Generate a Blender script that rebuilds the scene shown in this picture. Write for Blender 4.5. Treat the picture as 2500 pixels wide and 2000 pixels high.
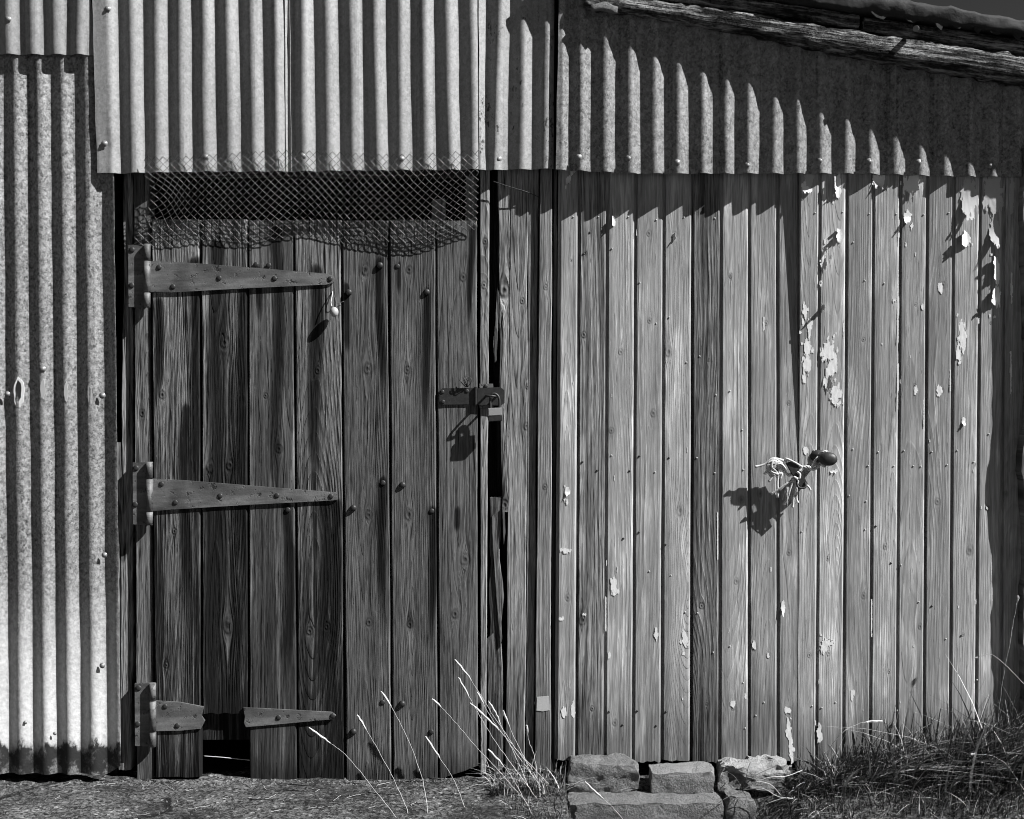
import bpy, bmesh, math, random
from mathutils import Vector, noise as mnoise
R = math.radians
random.seed(11)
for o in list(bpy.data.objects): bpy.data.objects.remove(o)
scene = bpy.context.scene
COL = scene.collection

# ------------------------------------------------------------------ camera
FPX = 2772.0            # focal length in photograph pixels
DIST = 3.6              # camera to wall plane, metres
PITCH = R(1.2)          # looking slightly down
def ray(px, py):
    x = (px-1250.0)/FPX; z = -(py-1000.0)/FPX
    c, s = math.cos(PITCH), math.sin(PITCH)
    return Vector((x, c+z*s, -s+z*c))
_r = ray(1250, 1893); CAMZ = -_r.z*DIST/_r.y      # wall foot at py 1893 is z = 0
def W(px, py, d=0.0):
    """point standing d metres proud of the wall plane (y = -d) seen at photo pixel px, py"""
    r = ray(px, py); t = (DIST-d)/r.y
    return Vector((r.x*t, -d, CAMZ+r.z*t))
PX = 1/770.0            # one photo pixel on the wall, metres
cam = bpy.data.cameras.new("camera"); cam.sensor_width = 36; cam.lens = FPX/2500*36
cam.clip_end = 3000; cam.clip_start = 0.05
camo = bpy.data.objects.new("camera", cam); COL.objects.link(camo)
camo.location = (0, -DIST, CAMZ); camo.rotation_euler = (R(90)-PITCH, 0, 0)
scene.camera = camo

# ------------------------------------------------------------------ light
SUN = Vector((1.0, -0.42, 1.05)).normalized()
sun = bpy.data.lights.new("sun", 'SUN'); sun.energy = 5.0; sun.angle = R(0.5); sun.color = (1, 1, 1)
suno = bpy.data.objects.new("sun", sun); COL.objects.link(suno)
suno.rotation_euler = SUN.to_track_quat('Z', 'Y').to_euler(); suno.location = (4, -3, 5)
world = bpy.data.worlds.new("World"); scene.world = world; world.use_nodes = True
nt = world.node_tree; nt.nodes.clear()
sky = nt.nodes.new('ShaderNodeTexSky'); sky.sky_type = 'NISHITA'; sky.sun_disc = False
sky.air_density = 0.7; sky.dust_density = 0.1; sky.ozone_density = 2.0; sky.altitude = 300
sky.sun_elevation = math.asin(SUN.z); sky.sun_rotation = math.atan2(SUN.x, SUN.y)
sep = nt.nodes.new('ShaderNodeSeparateColor')            # monochrome film behind a red filter
bg = nt.nodes.new('ShaderNodeBackground'); bg.inputs['Strength'].default_value = 0.05
wo = nt.nodes.new('ShaderNodeOutputWorld')
nt.links.new(sky.outputs['Color'], sep.inputs['Color'])
_a = nt.nodes.new('ShaderNodeMath'); _a.operation = 'MULTIPLY'; _a.inputs[1].default_value = 1.35
_b = nt.nodes.new('ShaderNodeMath'); _b.operation = 'MULTIPLY'; _b.inputs[1].default_value = 0.32
_c = nt.nodes.new('ShaderNodeMath'); _c.operation = 'SUBTRACT'; _d = nt.nodes.new('ShaderNodeMath'); _d.operation = 'MAXIMUM'; _d.inputs[1].default_value = 0.0
nt.links.new(sep.outputs[0], _a.inputs[0]); nt.links.new(sep.outputs[2], _b.inputs[0])
nt.links.new(_a.outputs[0], _c.inputs[0]); nt.links.new(_b.outputs[0], _c.inputs[1]); nt.links.new(_c.outputs[0], _d.inputs[0])
nt.links.new(_d.outputs[0], bg.inputs['Color'])
nt.links.new(bg.outputs[0], wo.inputs[0])
vs = scene.view_settings
vs.view_transform = 'Standard'; vs.look = 'None'; vs.gamma = 1; vs.exposure = 1.0
vs.use_curve_mapping = False
scene.cycles.max_bounces = 3; scene.cycles.diffuse_bounces = 2; scene.cycles.glossy_bounces = 1
scene.cycles.use_adaptive_sampling = True; scene.cycles.filter_width = 1.0; scene.cycles.adaptive_threshold = 0.04; scene.cycles.adaptive_min_samples = 16

# ------------------------------------------------------------------ shader expressions
class E:
    def __init__(s, g, sock): s.g = g; s.s = sock
    def _m(s, op, *a, clamp=False):
        n = s.g.nodes.new('ShaderNodeMath'); n.operation = op; n.use_clamp = clamp
        for i, v in enumerate((s,)+a):
            if isinstance(v, E): s.g.links.new(v.s, n.inputs[i])
            else: n.inputs[i].default_value = v
        return E(s.g, n.outputs[0])
    def __add__(s, b): return s._m('ADD', b)
    __radd__ = __add__
    def __mul__(s, b): return s._m('MULTIPLY', b)
    __rmul__ = __mul__
    def __sub__(s, b): return s._m('SUBTRACT', b)
    def __rsub__(s, b): return (s*-1.0)+b
    def __truediv__(s, b): return s._m('DIVIDE', b)
    def __pow__(s, b): return s._m('POWER', b)
    def max(s, b): return s._m('MAXIMUM', b)
    def min(s, b): return s._m('MINIMUM', b)
    def sin(s): return s._m('SINE')
    def abs(s): return s._m('ABSOLUTE')
    def sqrt(s): return s._m('SQRT')
    def fract(s): return s._m('FRACT')
    def exp(s): return s._m('EXPONENT')
    def clamp(s): return s._m('ADD', 0.0, clamp=True)
    def ss(s, a, b, lo=0.0, hi=1.0):
        n = s.g.nodes.new('ShaderNodeMapRange'); n.interpolation_type = 'SMOOTHSTEP'
        s.g.links.new(s.s, n.inputs[0])
        for i, v in zip((1, 2, 3, 4), (a, b, lo, hi)):
            if isinstance(v, E): s.g.links.new(v.s, n.inputs[i])
            else: n.inputs[i].default_value = v
        return E(s.g, n.outputs[0])
    def mix(s, b, f):            # s*(1-f)+b*f
        return s + ((b - s) if isinstance(b, E) else (b - s))*f
class G:
    """a material's node tree with short helpers"""
    def __init__(s, name):
        s.m = bpy.data.materials.new(name); s.m.use_nodes = True
        s.t = s.m.node_tree; s.t.nodes.clear()
        s.tc = s.t.nodes.new('ShaderNodeTexCoord')
        sp = s.t.nodes.new('ShaderNodeSeparateXYZ'); s.t.links.new(s.tc.outputs['Object'], sp.inputs[0])
        s.x, s.y, s.z = [E(s.t, sp.outputs[i]) for i in range(3)]
    def attr(s, name, vec=False):
        n = s.t.nodes.new('ShaderNodeAttribute'); n.attribute_type = 'OBJECT'; n.attribute_name = name
        if vec:
            q = s.t.nodes.new('ShaderNodeSeparateXYZ'); s.t.links.new(n.outputs['Vector'], q.inputs[0])
            return [E(s.t, q.outputs[i]) for i in range(3)]
        return E(s.t, n.outputs['Fac'])
    def vec(s, a, b, c):
        n = s.t.nodes.new('ShaderNodeCombineXYZ')
        for i, v in enumerate((a, b, c)):
            if isinstance(v, E): s.t.links.new(v.s, n.inputs[i])
            else: n.inputs[i].default_value = v
        return n.outputs[0]
    def noise(s, a, b, c, scale=1.0, detail=2.0, rough=0.5):
        n = s.t.nodes.new('ShaderNodeTexNoise'); n.inputs['Scale'].default_value = scale
        n.inputs['Detail'].default_value = detail; n.inputs['Roughness'].default_value = rough
        s.t.links.new(s.vec(a, b, c), n.inputs['Vector'])
        return E(s.t, n.outputs[0])
    def voro(s, a, b, c, scale=1.0, out='Color', feature='F1'):
        n = s.t.nodes.new('ShaderNodeTexVoronoi'); n.inputs['Scale'].default_value = scale; n.feature = feature
        s.t.links.new(s.vec(a, b, c), n.inputs['Vector'])
        if out == 'Color':
            q = s.t.nodes.new('ShaderNodeSeparateColor'); s.t.links.new(n.outputs['Color'], q.inputs[0])
            return E(s.t, q.outputs[0])
        return E(s.t, n.outputs[out])
    def done(s, col, rough=0.8, metal=0.0, height=None, dist=0.001, spec=0.3):
        b = s.t.nodes.new('ShaderNodeBsdfPrincipled'); o = s.t.nodes.new('ShaderNodeOutputMaterial')
        for sock, v in (('Base Color', col), ('Roughness', rough), ('Metallic', metal)):
            if isinstance(v, E): s.t.links.new(v.s, b.inputs[sock])
            elif sock == 'Base Color': b.inputs[sock].default_value = (v, v, v, 1)
            else: b.inputs[sock].default_value = v
        b.inputs['Specular IOR Level'].default_value = spec
        if height is not None:
            n = s.t.nodes.new('ShaderNodeBump'); n.inputs['Strength'].default_value = 1.0
            if isinstance(dist, E): s.t.links.new(dist.s, n.inputs['Distance'])
            else: n.inputs['Distance'].default_value = dist
            s.t.links.new(height.s, n.inputs['Height']); s.t.links.new(n.outputs[0], b.inputs['Normal'])
        s.t.links.new(b.outputs[0], o.inputs[0])
        return s.m

_wood = {}
def wood_material(nk=4, ns=3):
    """one wood, with room for nk knots and ns run-down stains (fewer are cheaper to shade)"""
    if (nk, ns) in _wood: return _wood[(nk, ns)]
    g = G("weathered_wood"); x, y, z = g.x, g.y, g.z
    seed = g.attr('seed'); tone = g.attr('tone'); streak = g.attr('streak')
    relief = g.attr('relief'); freq = g.attr('rings'); heart = g.attr('heart', True); cont = g.attr('contrast')
    nA = g.noise(x*16.0, seed, z*2.4, detail=1.0)
    blot = g.noise(x*17.0, seed+1.0, z*3.0, detail=3.0, rough=0.7)
    nK = nA*0.7+blot*0.9
    xs = x + (z*2.1+seed*5.0).sin()*0.005 + (z*5.3+x*9.0+seed).sin()*0.0025 + (nA-0.5)*0.004
    kin = None
    for k in range(max(1, nk)):
        kx, kz, kr = g.attr('knot%d' % k, True)
        dx = x-kx; dz = z-kz
        r2 = kr*kr
        q = dx*dx + dz*dz*0.09
        xs = xs - (dx*r2*1.15)/(q+r2*0.7)
        rr = ((dx*dx+dz*dz*(0.35+0.5*nA))/(r2+1e-7)).sqrt()*(0.2+nK)
        on = kr.ss(0.0005, 0.001)
        m = rr.ss(1.15, 0.7)*on
        rg = ((rr*7.0+nA*9.0).sin()*0.5+0.5)*m
        ed = rr.ss(0.6, 0.95)*rr.ss(1.5, 1.0)*on*(0.3+nA)
        core = rr.ss(0.55, 0.1)*on
        if kin is None: kin, kring, kedge, kcore = m, rg, ed, core
        else: kin, kring, kedge, kcore = kin.max(m), kring.max(rg), kedge.max(ed), kcore.max(core)
    hx, hd, hw = heart
    depth = hd + ((z*1.7+seed*3.0).sin()+(z*4.1+seed).sin()*0.4)*hw*0.45
    rad = ((xs-hx)*(xs-hx)+depth*depth).sqrt()
    ph = rad*freq + (nA-0.5)*1.1 + (rad*75.0+seed).sin()*0.7
    saw = ph.fract()
    late = saw.ss(0.35, 0.9)*saw.ss(1.0, 0.92)*(0.25+1.0*blot.ss(0.38, 0.60))
    fib = g.noise(xs*300.0, seed, z*12.0, detail=2.0, rough=0.7)
    fib2 = g.noise(xs*g.attr('fibre'), seed+3.0, z*3.6, detail=3.0, rough=0.7)
    crack = fib2.ss(0.62, 0.68).max(fib.ss(0.64, 0.72)*0.6)
    band = g.noise(xs*36.0, seed+5.0, z*0.8, detail=2.0, rough=0.6)
    # colour: pale raised ridges, dark eroded furrows
    line = ((fib2*0.75+fib*0.55-0.65)*3.4).max(-0.75)
    v = 0.62 + line*cont*0.95 - late*cont*0.22 + (blot-0.5)*0.8
    v = v + (blot+(fib2-0.5)*0.5).ss(0.58, 0.64)*g.attr('chalk')*0.20
    v = v*(1.0-kin*0.22)*(1.0-kedge*(0.10+0.32*cont))*(1.0-kcore*(0.25+0.3*cont)) - kring*0.04
    dark = (band+z*g.attr('low')).ss(0.50, 0.37)*streak
    dark = dark.max(g.noise(x*12.0, seed+8.0, z*0.6, detail=2.0).ss(0.47, 0.36)*streak*0.9)
    dark = dark*(0.55+0.6*fib2.ss(0.35, 0.6))
    for k in range(ns):
        sx, sz, sl = g.attr('stain%d' % k, True)
        dz = (sz - z)
        d1 = (x+(z*7.0+seed).sin()*0.005+(nA-0.5)*0.026-sx)/(sl*0.012+0.0065)
        m = ((d1*d1*-1.0).exp()*dz.ss(-0.03, 0.01)*dz.ss(sl, sl*0.35)*sl.ss(0.001, 0.002)*1.1*(d1*d1*-0.12).exp() + (fib2-0.5)*1.0 + (band-0.5)*1.1).ss(0.04, 0.46)*(d1*d1*-0.22).exp()*dz.ss(-0.05, 0.0)*dz.ss(sl*1.1, sl*0.5)
        dark = dark.max(m)
    v = v*(1.0-dark.min(1.0)*0.93)*(1.0-crack*(0.35+0.4*cont))
    foot = g.attr('foot')            # soaked, dirty board ends: height of the soiled band
    zf = g.attr('zfoot')
    soil = (z - zf + (blot-0.5)*1.2*foot + (nA-0.5)*0.5*foot).ss(foot, foot*0.1)*foot.ss(0.001, 0.01)
    v = v*(1.0-soil*0.5)*(1.0+(z*g.attr('low')*2.2+(blot-0.5)*g.attr('low')*2.0))
    v = (v.max(0.04))*tone
    h = late*0.5 + fib2*1.4 - crack*0.9 + kring*0.15 - kedge*0.3 - kcore*0.5
    _wood[(nk, ns)] = g.done(v.min(0.7), rough=0.85, height=h, dist=relief*0.0022, spec=0.12)
    return _wood[(nk, ns)]

def metal_material():
    g = G("galvanised_iron"); x, y, z = g.x, g.y, g.z
    tone = g.attr('tone'); spk = g.attr('speckle'); rust = g.attr('rust'); seed = g.attr('seed'); bloom = g.attr('bloom')
    cell = g.voro(x*1.0, y+seed, z*0.8, scale=165.0)
    cell2 = g.voro(x, y+seed, z, scale=330.0)
    n = g.noise(x*1.0, seed, z*0.8, scale=70.0, detail=2.0, rough=0.7)
    big = g.noise(x*3.0, seed, z*1.0, scale=1.6, detail=3.0)
    drip = g.noise(x*90.0, seed, z*1.6, detail=3.0)
    v = 1.0 + ((cell-0.5)*0.55 + (cell2-0.5)*0.35 + (n-0.5)*1.3)*spk + (big-0.5)*0.6 + (drip-0.5)*0.35 - g.noise(x*55.0, seed+7.0, z*0.7, detail=3.0).ss(0.58, 0.70)*0.30
    v = v*tone
    # white bloom of zinc salts over the lower sheet and the black damp line at its foot
    wz = z + (g.noise(x*9.0, seed, z*4.0, detail=6.0, rough=0.7)-0.5)*0.42
    white = z.ss(0.06, 0.13)*wz.ss(0.80, 0.14)*bloom
    v = v.mix(0.55 + (n-0.5)*0.4, white*0.8)
    fz = z + (g.noise(x*17.0, seed+2.0, z*7.0, detail=6.0, rough=0.75)-0.5)*0.17 + (((x*82.0)).sin())*0.012
    damp = fz.ss(0.112, 0.088)*bloom*(z + (g.noise(x*30.0, 3.0, z*22.0, detail=5.0, rough=0.7)-0.5)*0.17 + (x*106.0+1.2).sin()*0.014).ss(0.008, 0.036, 0.35, 1.0)*(0.55+0.45*g.noise(x*22.0, 7.0, z*16.0, detail=5.0, rough=0.7).ss(0.36, 0.54))
    v = v*(1.0-damp*0.97)
    rmask = g.noise(x*14.0, seed+4.0, z*5.0, detail=4.0, rough=0.75).ss(0.56, 0.62)*rust
    rm2 = g.noise(x*120.0, seed+6.0, z*60.0, detail=4.0, rough=0.7).ss(0.5, 0.6)
    v = v*(1.0-rmask*rm2*0.85)
    h = n
    return g.done(v.max(0.02).min(0.8), rough=0.55, metal=0.12, height=h, dist=spk*0.0011, spec=0.35)

def simple(name, base, var=0.3, scale=40.0, rough=0.7, metal=0.0, dist=0.0008, spec=0.3, spots=0.0):
    g = G(name)
    n = g.noise(g.x, g.y, g.z, scale=scale, detail=5.0, rough=0.65)
    n2 = g.noise(g.x, g.y, g.z, scale=scale*0.15, detail=3.0)
    v = (1.0+(n-0.5)*2.0*var+(n2-0.5)*1.2*var)*base
    if spots:
        v = v*(1.0-g.noise(g.x, g.y, g.z, scale=scale*0.7, detail=6.0, rough=0.7).ss(0.5, 0.62)*spots)
    return g.done(v.max(0.005), rough=rough, metal=metal, height=n, dist=dist, spec=spec)

def concrete_material():
    g = G("rough_concrete"); x, y, z = g.x, g.y, g.z
    c1 = g.voro(x, y, z, scale=110.0); c2 = g.voro(x, y, z, scale=210.0)
    n = g.noise(x, y, z, scale=60.0, detail=6.0, rough=0.7)
    big = g.noise(x, y*1.6, z, scale=2.6, detail=4.0, rough=0.6)
    moss = g.noise(x, y, z, scale=9.0, detail=5.0, rough=0.7)
    v = 0.085 + (c1-0.5)*0.13 + (c2-0.5)*0.11 + (n-0.5)*0.30
    v = v + c1.ss(0.95, 0.97)*0.14*moss.ss(0.35, 0.5)
    v = v*(0.30+big.ss(0.32, 0.64)*0.80)
    v = v*(1.0-moss.ss(0.55, 0.68)*0.5)
    crk = g.voro(x+(n-0.5)*0.05, y+(moss-0.5)*0.1, z, scale=0.8, out='Distance', feature='DISTANCE_TO_EDGE').ss(0.008, 0.001)*moss.ss(0.4, 0.5)
    v = v*(1.0-crk*0.8)
    h = n*1.0 + c1*0.5 + c2*0.3 - crk*1.5
    return g.done(v.max(0.012), rough=0.9, height=h, dist=0.007, spec=0.2)

def stone_material(name, base, var):
    g = G(name); x, y, z = g.x, g.y, g.z
    n = g.noise(x, y, z, scale=34.0, detail=6.0, rough=0.75); c = g.voro(x, y, z, scale=150.0)
    b = g.noise(x, y, z, scale=7.0, detail=3.0)
    pale = g.attr('pale')
    v = (1.0+(n-0.5)*var*2+(c-0.5)*0.25+(b-0.5)*0.5)*base
    v = v.mix(0.40, (n+(z*9.0)).ss(0.54, 0.70)*pale)
    return g.done(v.max(0.02), rough=0.9, height=n+c*0.2, dist=0.014, spec=0.15)

WOOD = wood_material(1, 0); METAL = metal_material(); CONC = concrete_material()
STONE = stone_material("weathered_stone", 0.15, 0.5)
def iron_material():
    g = G("rusty_iron"); x, y, z = g.x, g.y, g.z
    st = g.noise(x*9.0, y*20.0, z*80.0, detail=4.0, rough=0.65); pit = g.noise(x, y, z, scale=48.0, detail=5.0, rough=0.7)
    fine = g.noise(x, y, z, scale=230.0, detail=2.0); big = g.noise(x*1.0, y, z*2.0, scale=7.0, detail=3.0)
    v = (0.115+(st-0.5)*0.16+(fine-0.5)*0.07)*(0.45+big.ss(0.30, 0.65)*0.85)
    pm = pit.ss(0.57, 0.66)
    v = v*(1.0-pm*0.72)
    return g.done(v.max(0.012), rough=0.6, metal=0.1, height=st*0.4+fine*0.25-pm*0.9, dist=0.0012, spec=0.4)
IRON = iron_material()
DARKIRON = simple("dark_iron", 0.032, 0.6, 70.0, 0.5, 0.3, 0.0008, 0.45)
ZINC = simple("dull_zinc_head", 0.20, 0.4, 120.0, 0.45, 0.3, 0.0004, 0.5)
PAINT = simple("old_white_paint", 0.68, 0.10, 60.0, 0.6, 0, 0.0004)
GREYPAINT = simple("old_grey_paint", 0.40, 0.10, 30.0, 0.7, 0, 0.0003)
WIRE = simple("mesh_wire", 0.065, 0.3, 80.0, 0.5, 0.0, 0.0, 0.5)
ROPE = simple("bleached_rope", 0.55, 0.35, 260.0, 0.9, 0, 0.0008, 0.1)
FELT = simple("tarred_felt", 0.018, 0.6, 60.0, 0.75, 0, 0.002, 0.3)
def barge_material():
    g = G("mossy_barge_timber"); x, y, z = g.x, g.y, g.z
    w = z + x*0.155
    st = g.noise(x*7.0, y*30.0, w*110.0, detail=4.0, rough=0.65); n = g.noise(x, y, z, scale=70.0, detail=4.0, rough=0.7)
    b = g.noise(x*5.0, y*12.0, w*28.0, detail=4.0, rough=0.7)
    v = (0.06+st.ss(0.44, 0.64)*0.28+(n-0.5)*0.35)*b.ss(0.36, 0.56, 0.12, 1.0)
    return g.done(v.max(0.012).min(0.5), rough=0.95, height=st*1.2+n*0.8+b, dist=0.012, spec=0.1)
BARGE = barge_material()
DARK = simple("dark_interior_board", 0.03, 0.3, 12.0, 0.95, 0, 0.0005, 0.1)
STRAW = simple("dry_straw", 0.42, 0.35, 20.0, 0.8, 0, 0.0, 0.2)
GREEN = simple("dull_green_blade", 0.05, 0.5, 14.0, 0.6, 0, 0.0, 0.3)
SOIL = simple("soil", 0.05, 0.6, 60.0, 0.95, 0, 0.004, 0.1)
PORCELAIN = simple("pale_float", 0.33, 0.15, 60.0, 0.5, 0, 0.0, 0.4)
LITLOCK = simple("lit_lock_metal", 0.42, 0.15, 90.0, 0.35, 0.5, 0.0002, 0.5)  # paler metal: sunlight on the lock's top band put into the colour

# ------------------------------------------------------------------ object helpers
def obj(name, verts, faces, mat, parent=None, smooth=False, origin=None):
    if origin is None: origin = Vector((0, 0, 0))
    me = bpy.data.meshes.new(name)
    me.from_pydata([tuple(Vector(v)-origin) for v in verts], [], faces); me.update()
    bm = bmesh.new(); bm.from_mesh(me); bmesh.ops.recalc_face_normals(bm, faces=bm.faces); bm.to_mesh(me); bm.free()
    if smooth:
        for p in me.polygons: p.use_smooth = True
    if mat: me.materials.append(mat)
    o = bpy.data.objects.new(name, me); COL.objects.link(o)
    o.location = origin if parent is None else origin
    if parent is not None: attach(o, parent)
    return o
def origin_of(o):
    p = Vector(o.location)
    while o.parent: o = o.parent; p = p+Vector(o.location)
    return p
def attach(o, parent):          # only translations are used, so subtract the parent's place
    w = Vector(o.location); o.parent = parent; o.location = w-origin_of(parent)
def thing(name, label, cat, at=(0, 0, 0), group=None):
    o = bpy.data.objects.new(name, None); COL.objects.link(o); o.location = at; o.empty_display_size = 0.1
    return tag(o, label, cat, group)
def tag(o, label, cat, group=None):
    o['label'] = label; o['category'] = cat
    if group: o['group'] = group
    return o
def props(o, **k):
    for a, b in k.items(): o[a] = b
    return o
def lerp(a, b, t): return a+(b-a)*t
def prism(name, pts, d0, d1, mat, parent=None, bevel=0.0, dn=None):
    """outline in photo pixels (seen at depth d1), extruded from depth d0 to d1 straight along the wall normal"""
    bm = bmesh.new()
    P = [W(a, b, d1) for a, b in pts]
    f = [bm.verts.new((p.x, -d1, p.z)) for p in P]; k = [bm.verts.new((p.x, -d0, p.z)) for p in P]
    n = len(P)
    bm.faces.new(f); bm.faces.new(k[::-1])
    for i in range(n): bm.faces.new((f[i], k[i], k[(i+1) % n], f[(i+1) % n]))
    if bevel:
        bmesh.ops.bevel(bm, geom=[e for e in bm.edges if all(v in f or v.co.y < -d1+1e-5 for v in e.verts)], offset=bevel, segments=2, affect='EDGES')
    bmesh.ops.recalc_face_normals(bm, faces=bm.faces)
    c = sum(P, Vector())/n; c.y = -d0
    for v in bm.verts: v.co -= c
    me = bpy.data.meshes.new(name); bm.to_mesh(me); bm.free(); me.materials.append(mat)
    o = bpy.data.objects.new(name, me); COL.objects.link(o); o.location = c
    if parent is not None: attach(o, parent)
    return o
def tube(pts, radii, sides=6, cap=True):
    pts = [Vector(p) for p in pts]; V = []; F = []
    if not isinstance(radii, (list, tuple)): radii = [radii]*len(pts)
    up = None
    for i, p in enumerate(pts):
        t = (pts[min(i+1, len(pts)-1)]-pts[max(i-1, 0)]).normalized()
        if up is None:
            up = t.orthogonal().normalized()
        up = (up-t*up.dot(t)).normalized(); s = t.cross(up)
        for k in range(sides):
            a = 2*math.pi*k/sides
            V.append(p+(up*math.cos(a)+s*math.sin(a))*radii[i])
    for i in range(len(pts)-1):
        for k in range(sides):
            F.append((i*sides+k, i*sides+(k+1) % sides, (i+1)*sides+(k+1) % sides, (i+1)*sides+k))
    if cap:
        F.append(tuple(range(sides))[::-1]); F.append(tuple((len(pts)-1)*sides+k for k in range(sides)))
    return V, F
def merge(parts):
    V = []; F = []
    for v, f in parts:
        b = len(V); V += list(v); F += [tuple(i+b for i in q) for q in f]
    return V, F
def smoothpath(pts, n=6):
    P = [Vector(p) for p in pts]; out = []
    for i in range(len(P)-1):
        a, b, c, d = P[max(i-1, 0)], P[i], P[i+1], P[min(i+2, len(P)-1)]
        for k in range(n):
            t = k/n
            out.append(0.5*((2*b)+(c-a)*t+(2*a-5*b+4*c-d)*t*t+(3*b-a-3*c+d)*t**3))
    out.append(P[-1]); return out
def dome(name, r, h, mat, slot=False, washer=0.0):
    """bolt or screw head facing -y, as shared mesh data"""
    bm = bmesh.new(); rings = 4; sides = 12; prev = None
    prof = ([(washer, 0.0), (washer, 0.0012), (r, 0.0012)] if washer else [(r, 0.0)]) + [(r*math.cos(a), h*math.sin(a)+(0.0012 if washer else 0.0005)) for a in [R(q) for q in (5, 35, 62)]]
    for pr, ph in prof:
        cur = [bm.verts.new((pr*math.cos(2*math.pi*k/sides), -ph, pr*math.sin(2*math.pi*k/sides))) for k in range(sides)]
        if prev:
            for k in range(sides): bm.faces.new((prev[k], prev[(k+1) % sides], cur[(k+1) % sides], cur[k]))
        prev = cur
    if slot:
        c0 = [bm.verts.new((v.co.x, v.co.y+h*0.35, v.co.z)) for v in prev]
        bm.faces.new(prev)
    else: bm.faces.new(prev)
    bmesh.ops.recalc_face_normals(bm, faces=bm.faces)
    me = bpy.data.meshes.new(name); bm.to_mesh(me); bm.free(); me.materials.append(mat)
    for p in me.polygons: p.use_smooth = True
    return me
def place(name, me, at, parent, rot=0.0, sc=1.0):
    o = bpy.data.objects.new(name, me); COL.objects.link(o); o.location = at
    o.rotation_euler = (0, rot, 0); o.scale = (sc, sc, sc)
    attach(o, parent); return o

# ------------------------------------------------------------------ ground
def ground_h(x, y):
    pxw = 1250+x/PX
    h = 0.0
    h += 0.010*mnoise.noise(Vector((x*2.2, y*2.2, 1.3)))+0.005*mnoise.noise(Vector((x*9, y*9, 4.0)))+0.003*mnoise.noise(Vector((x*30, y*30, 7.0)))
    h -= 0.012
    # the slab ends beside the step stones; the soil in front of them lies lower
    a = max(0, min(1, (pxw-1375)/25))*max(0, min(1, (1900-pxw)/120))
    b = max(0, min(1, (-y-0.07)/0.03))
    h -= 0.11*a*b
    if pxw > 1900: h += 0.03*min(1, (pxw-1900)/200)*max(0, 1+y/0.35)*(1 if y < 0 else 1)
    return h
def axis(lo, hi, step, far):
    a = []; v = lo
    while v < hi: a.append(v); v += step
    a.append(hi); g = step; L = []; v = lo; Rr = []; w = hi
    while v > -far: g *= 1.5; v -= g; L.append(v)
    g = step
    while w < far: g *= 1.5; w += g; Rr.append(w)
    return L[::-1]+a+Rr
gx = axis(-1.75, 1.75, 0.0085, 900); gy = axis(-0.62, 0.06, 0.0085, 900)
GV = []; GF = []
for yy in gy:
    for xx in gx:
        near = abs(xx) < 1.8 and -0.7 < yy < 0.1
        GV.append((xx, yy, ground_h(xx, yy) if near else (ground_h(max(-1.8, min(1.8, xx)), max(-.7, min(.1, yy))) if abs(xx) < 2.2 and -1 < yy < .3 else -0.012)))
nx = len(gx)
for j in range(len(gy)-1):
    for i in range(nx-1):
        GF.append((j*nx+i, j*nx+i+1, (j+1)*nx+i+1, (j+1)*nx+i))
gr = obj('ground', GV, GF, CONC, smooth=True); gr['kind'] = 'structure'

# ------------------------------------------------------------------ shed shell
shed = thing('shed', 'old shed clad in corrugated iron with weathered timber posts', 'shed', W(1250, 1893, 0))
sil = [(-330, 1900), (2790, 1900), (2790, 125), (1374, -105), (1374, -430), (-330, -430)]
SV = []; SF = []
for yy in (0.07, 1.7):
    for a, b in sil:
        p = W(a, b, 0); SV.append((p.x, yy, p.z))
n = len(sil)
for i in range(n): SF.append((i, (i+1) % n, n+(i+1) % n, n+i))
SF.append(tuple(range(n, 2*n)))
obj('inner_wall', SV, SF, DARK, shed)

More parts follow.
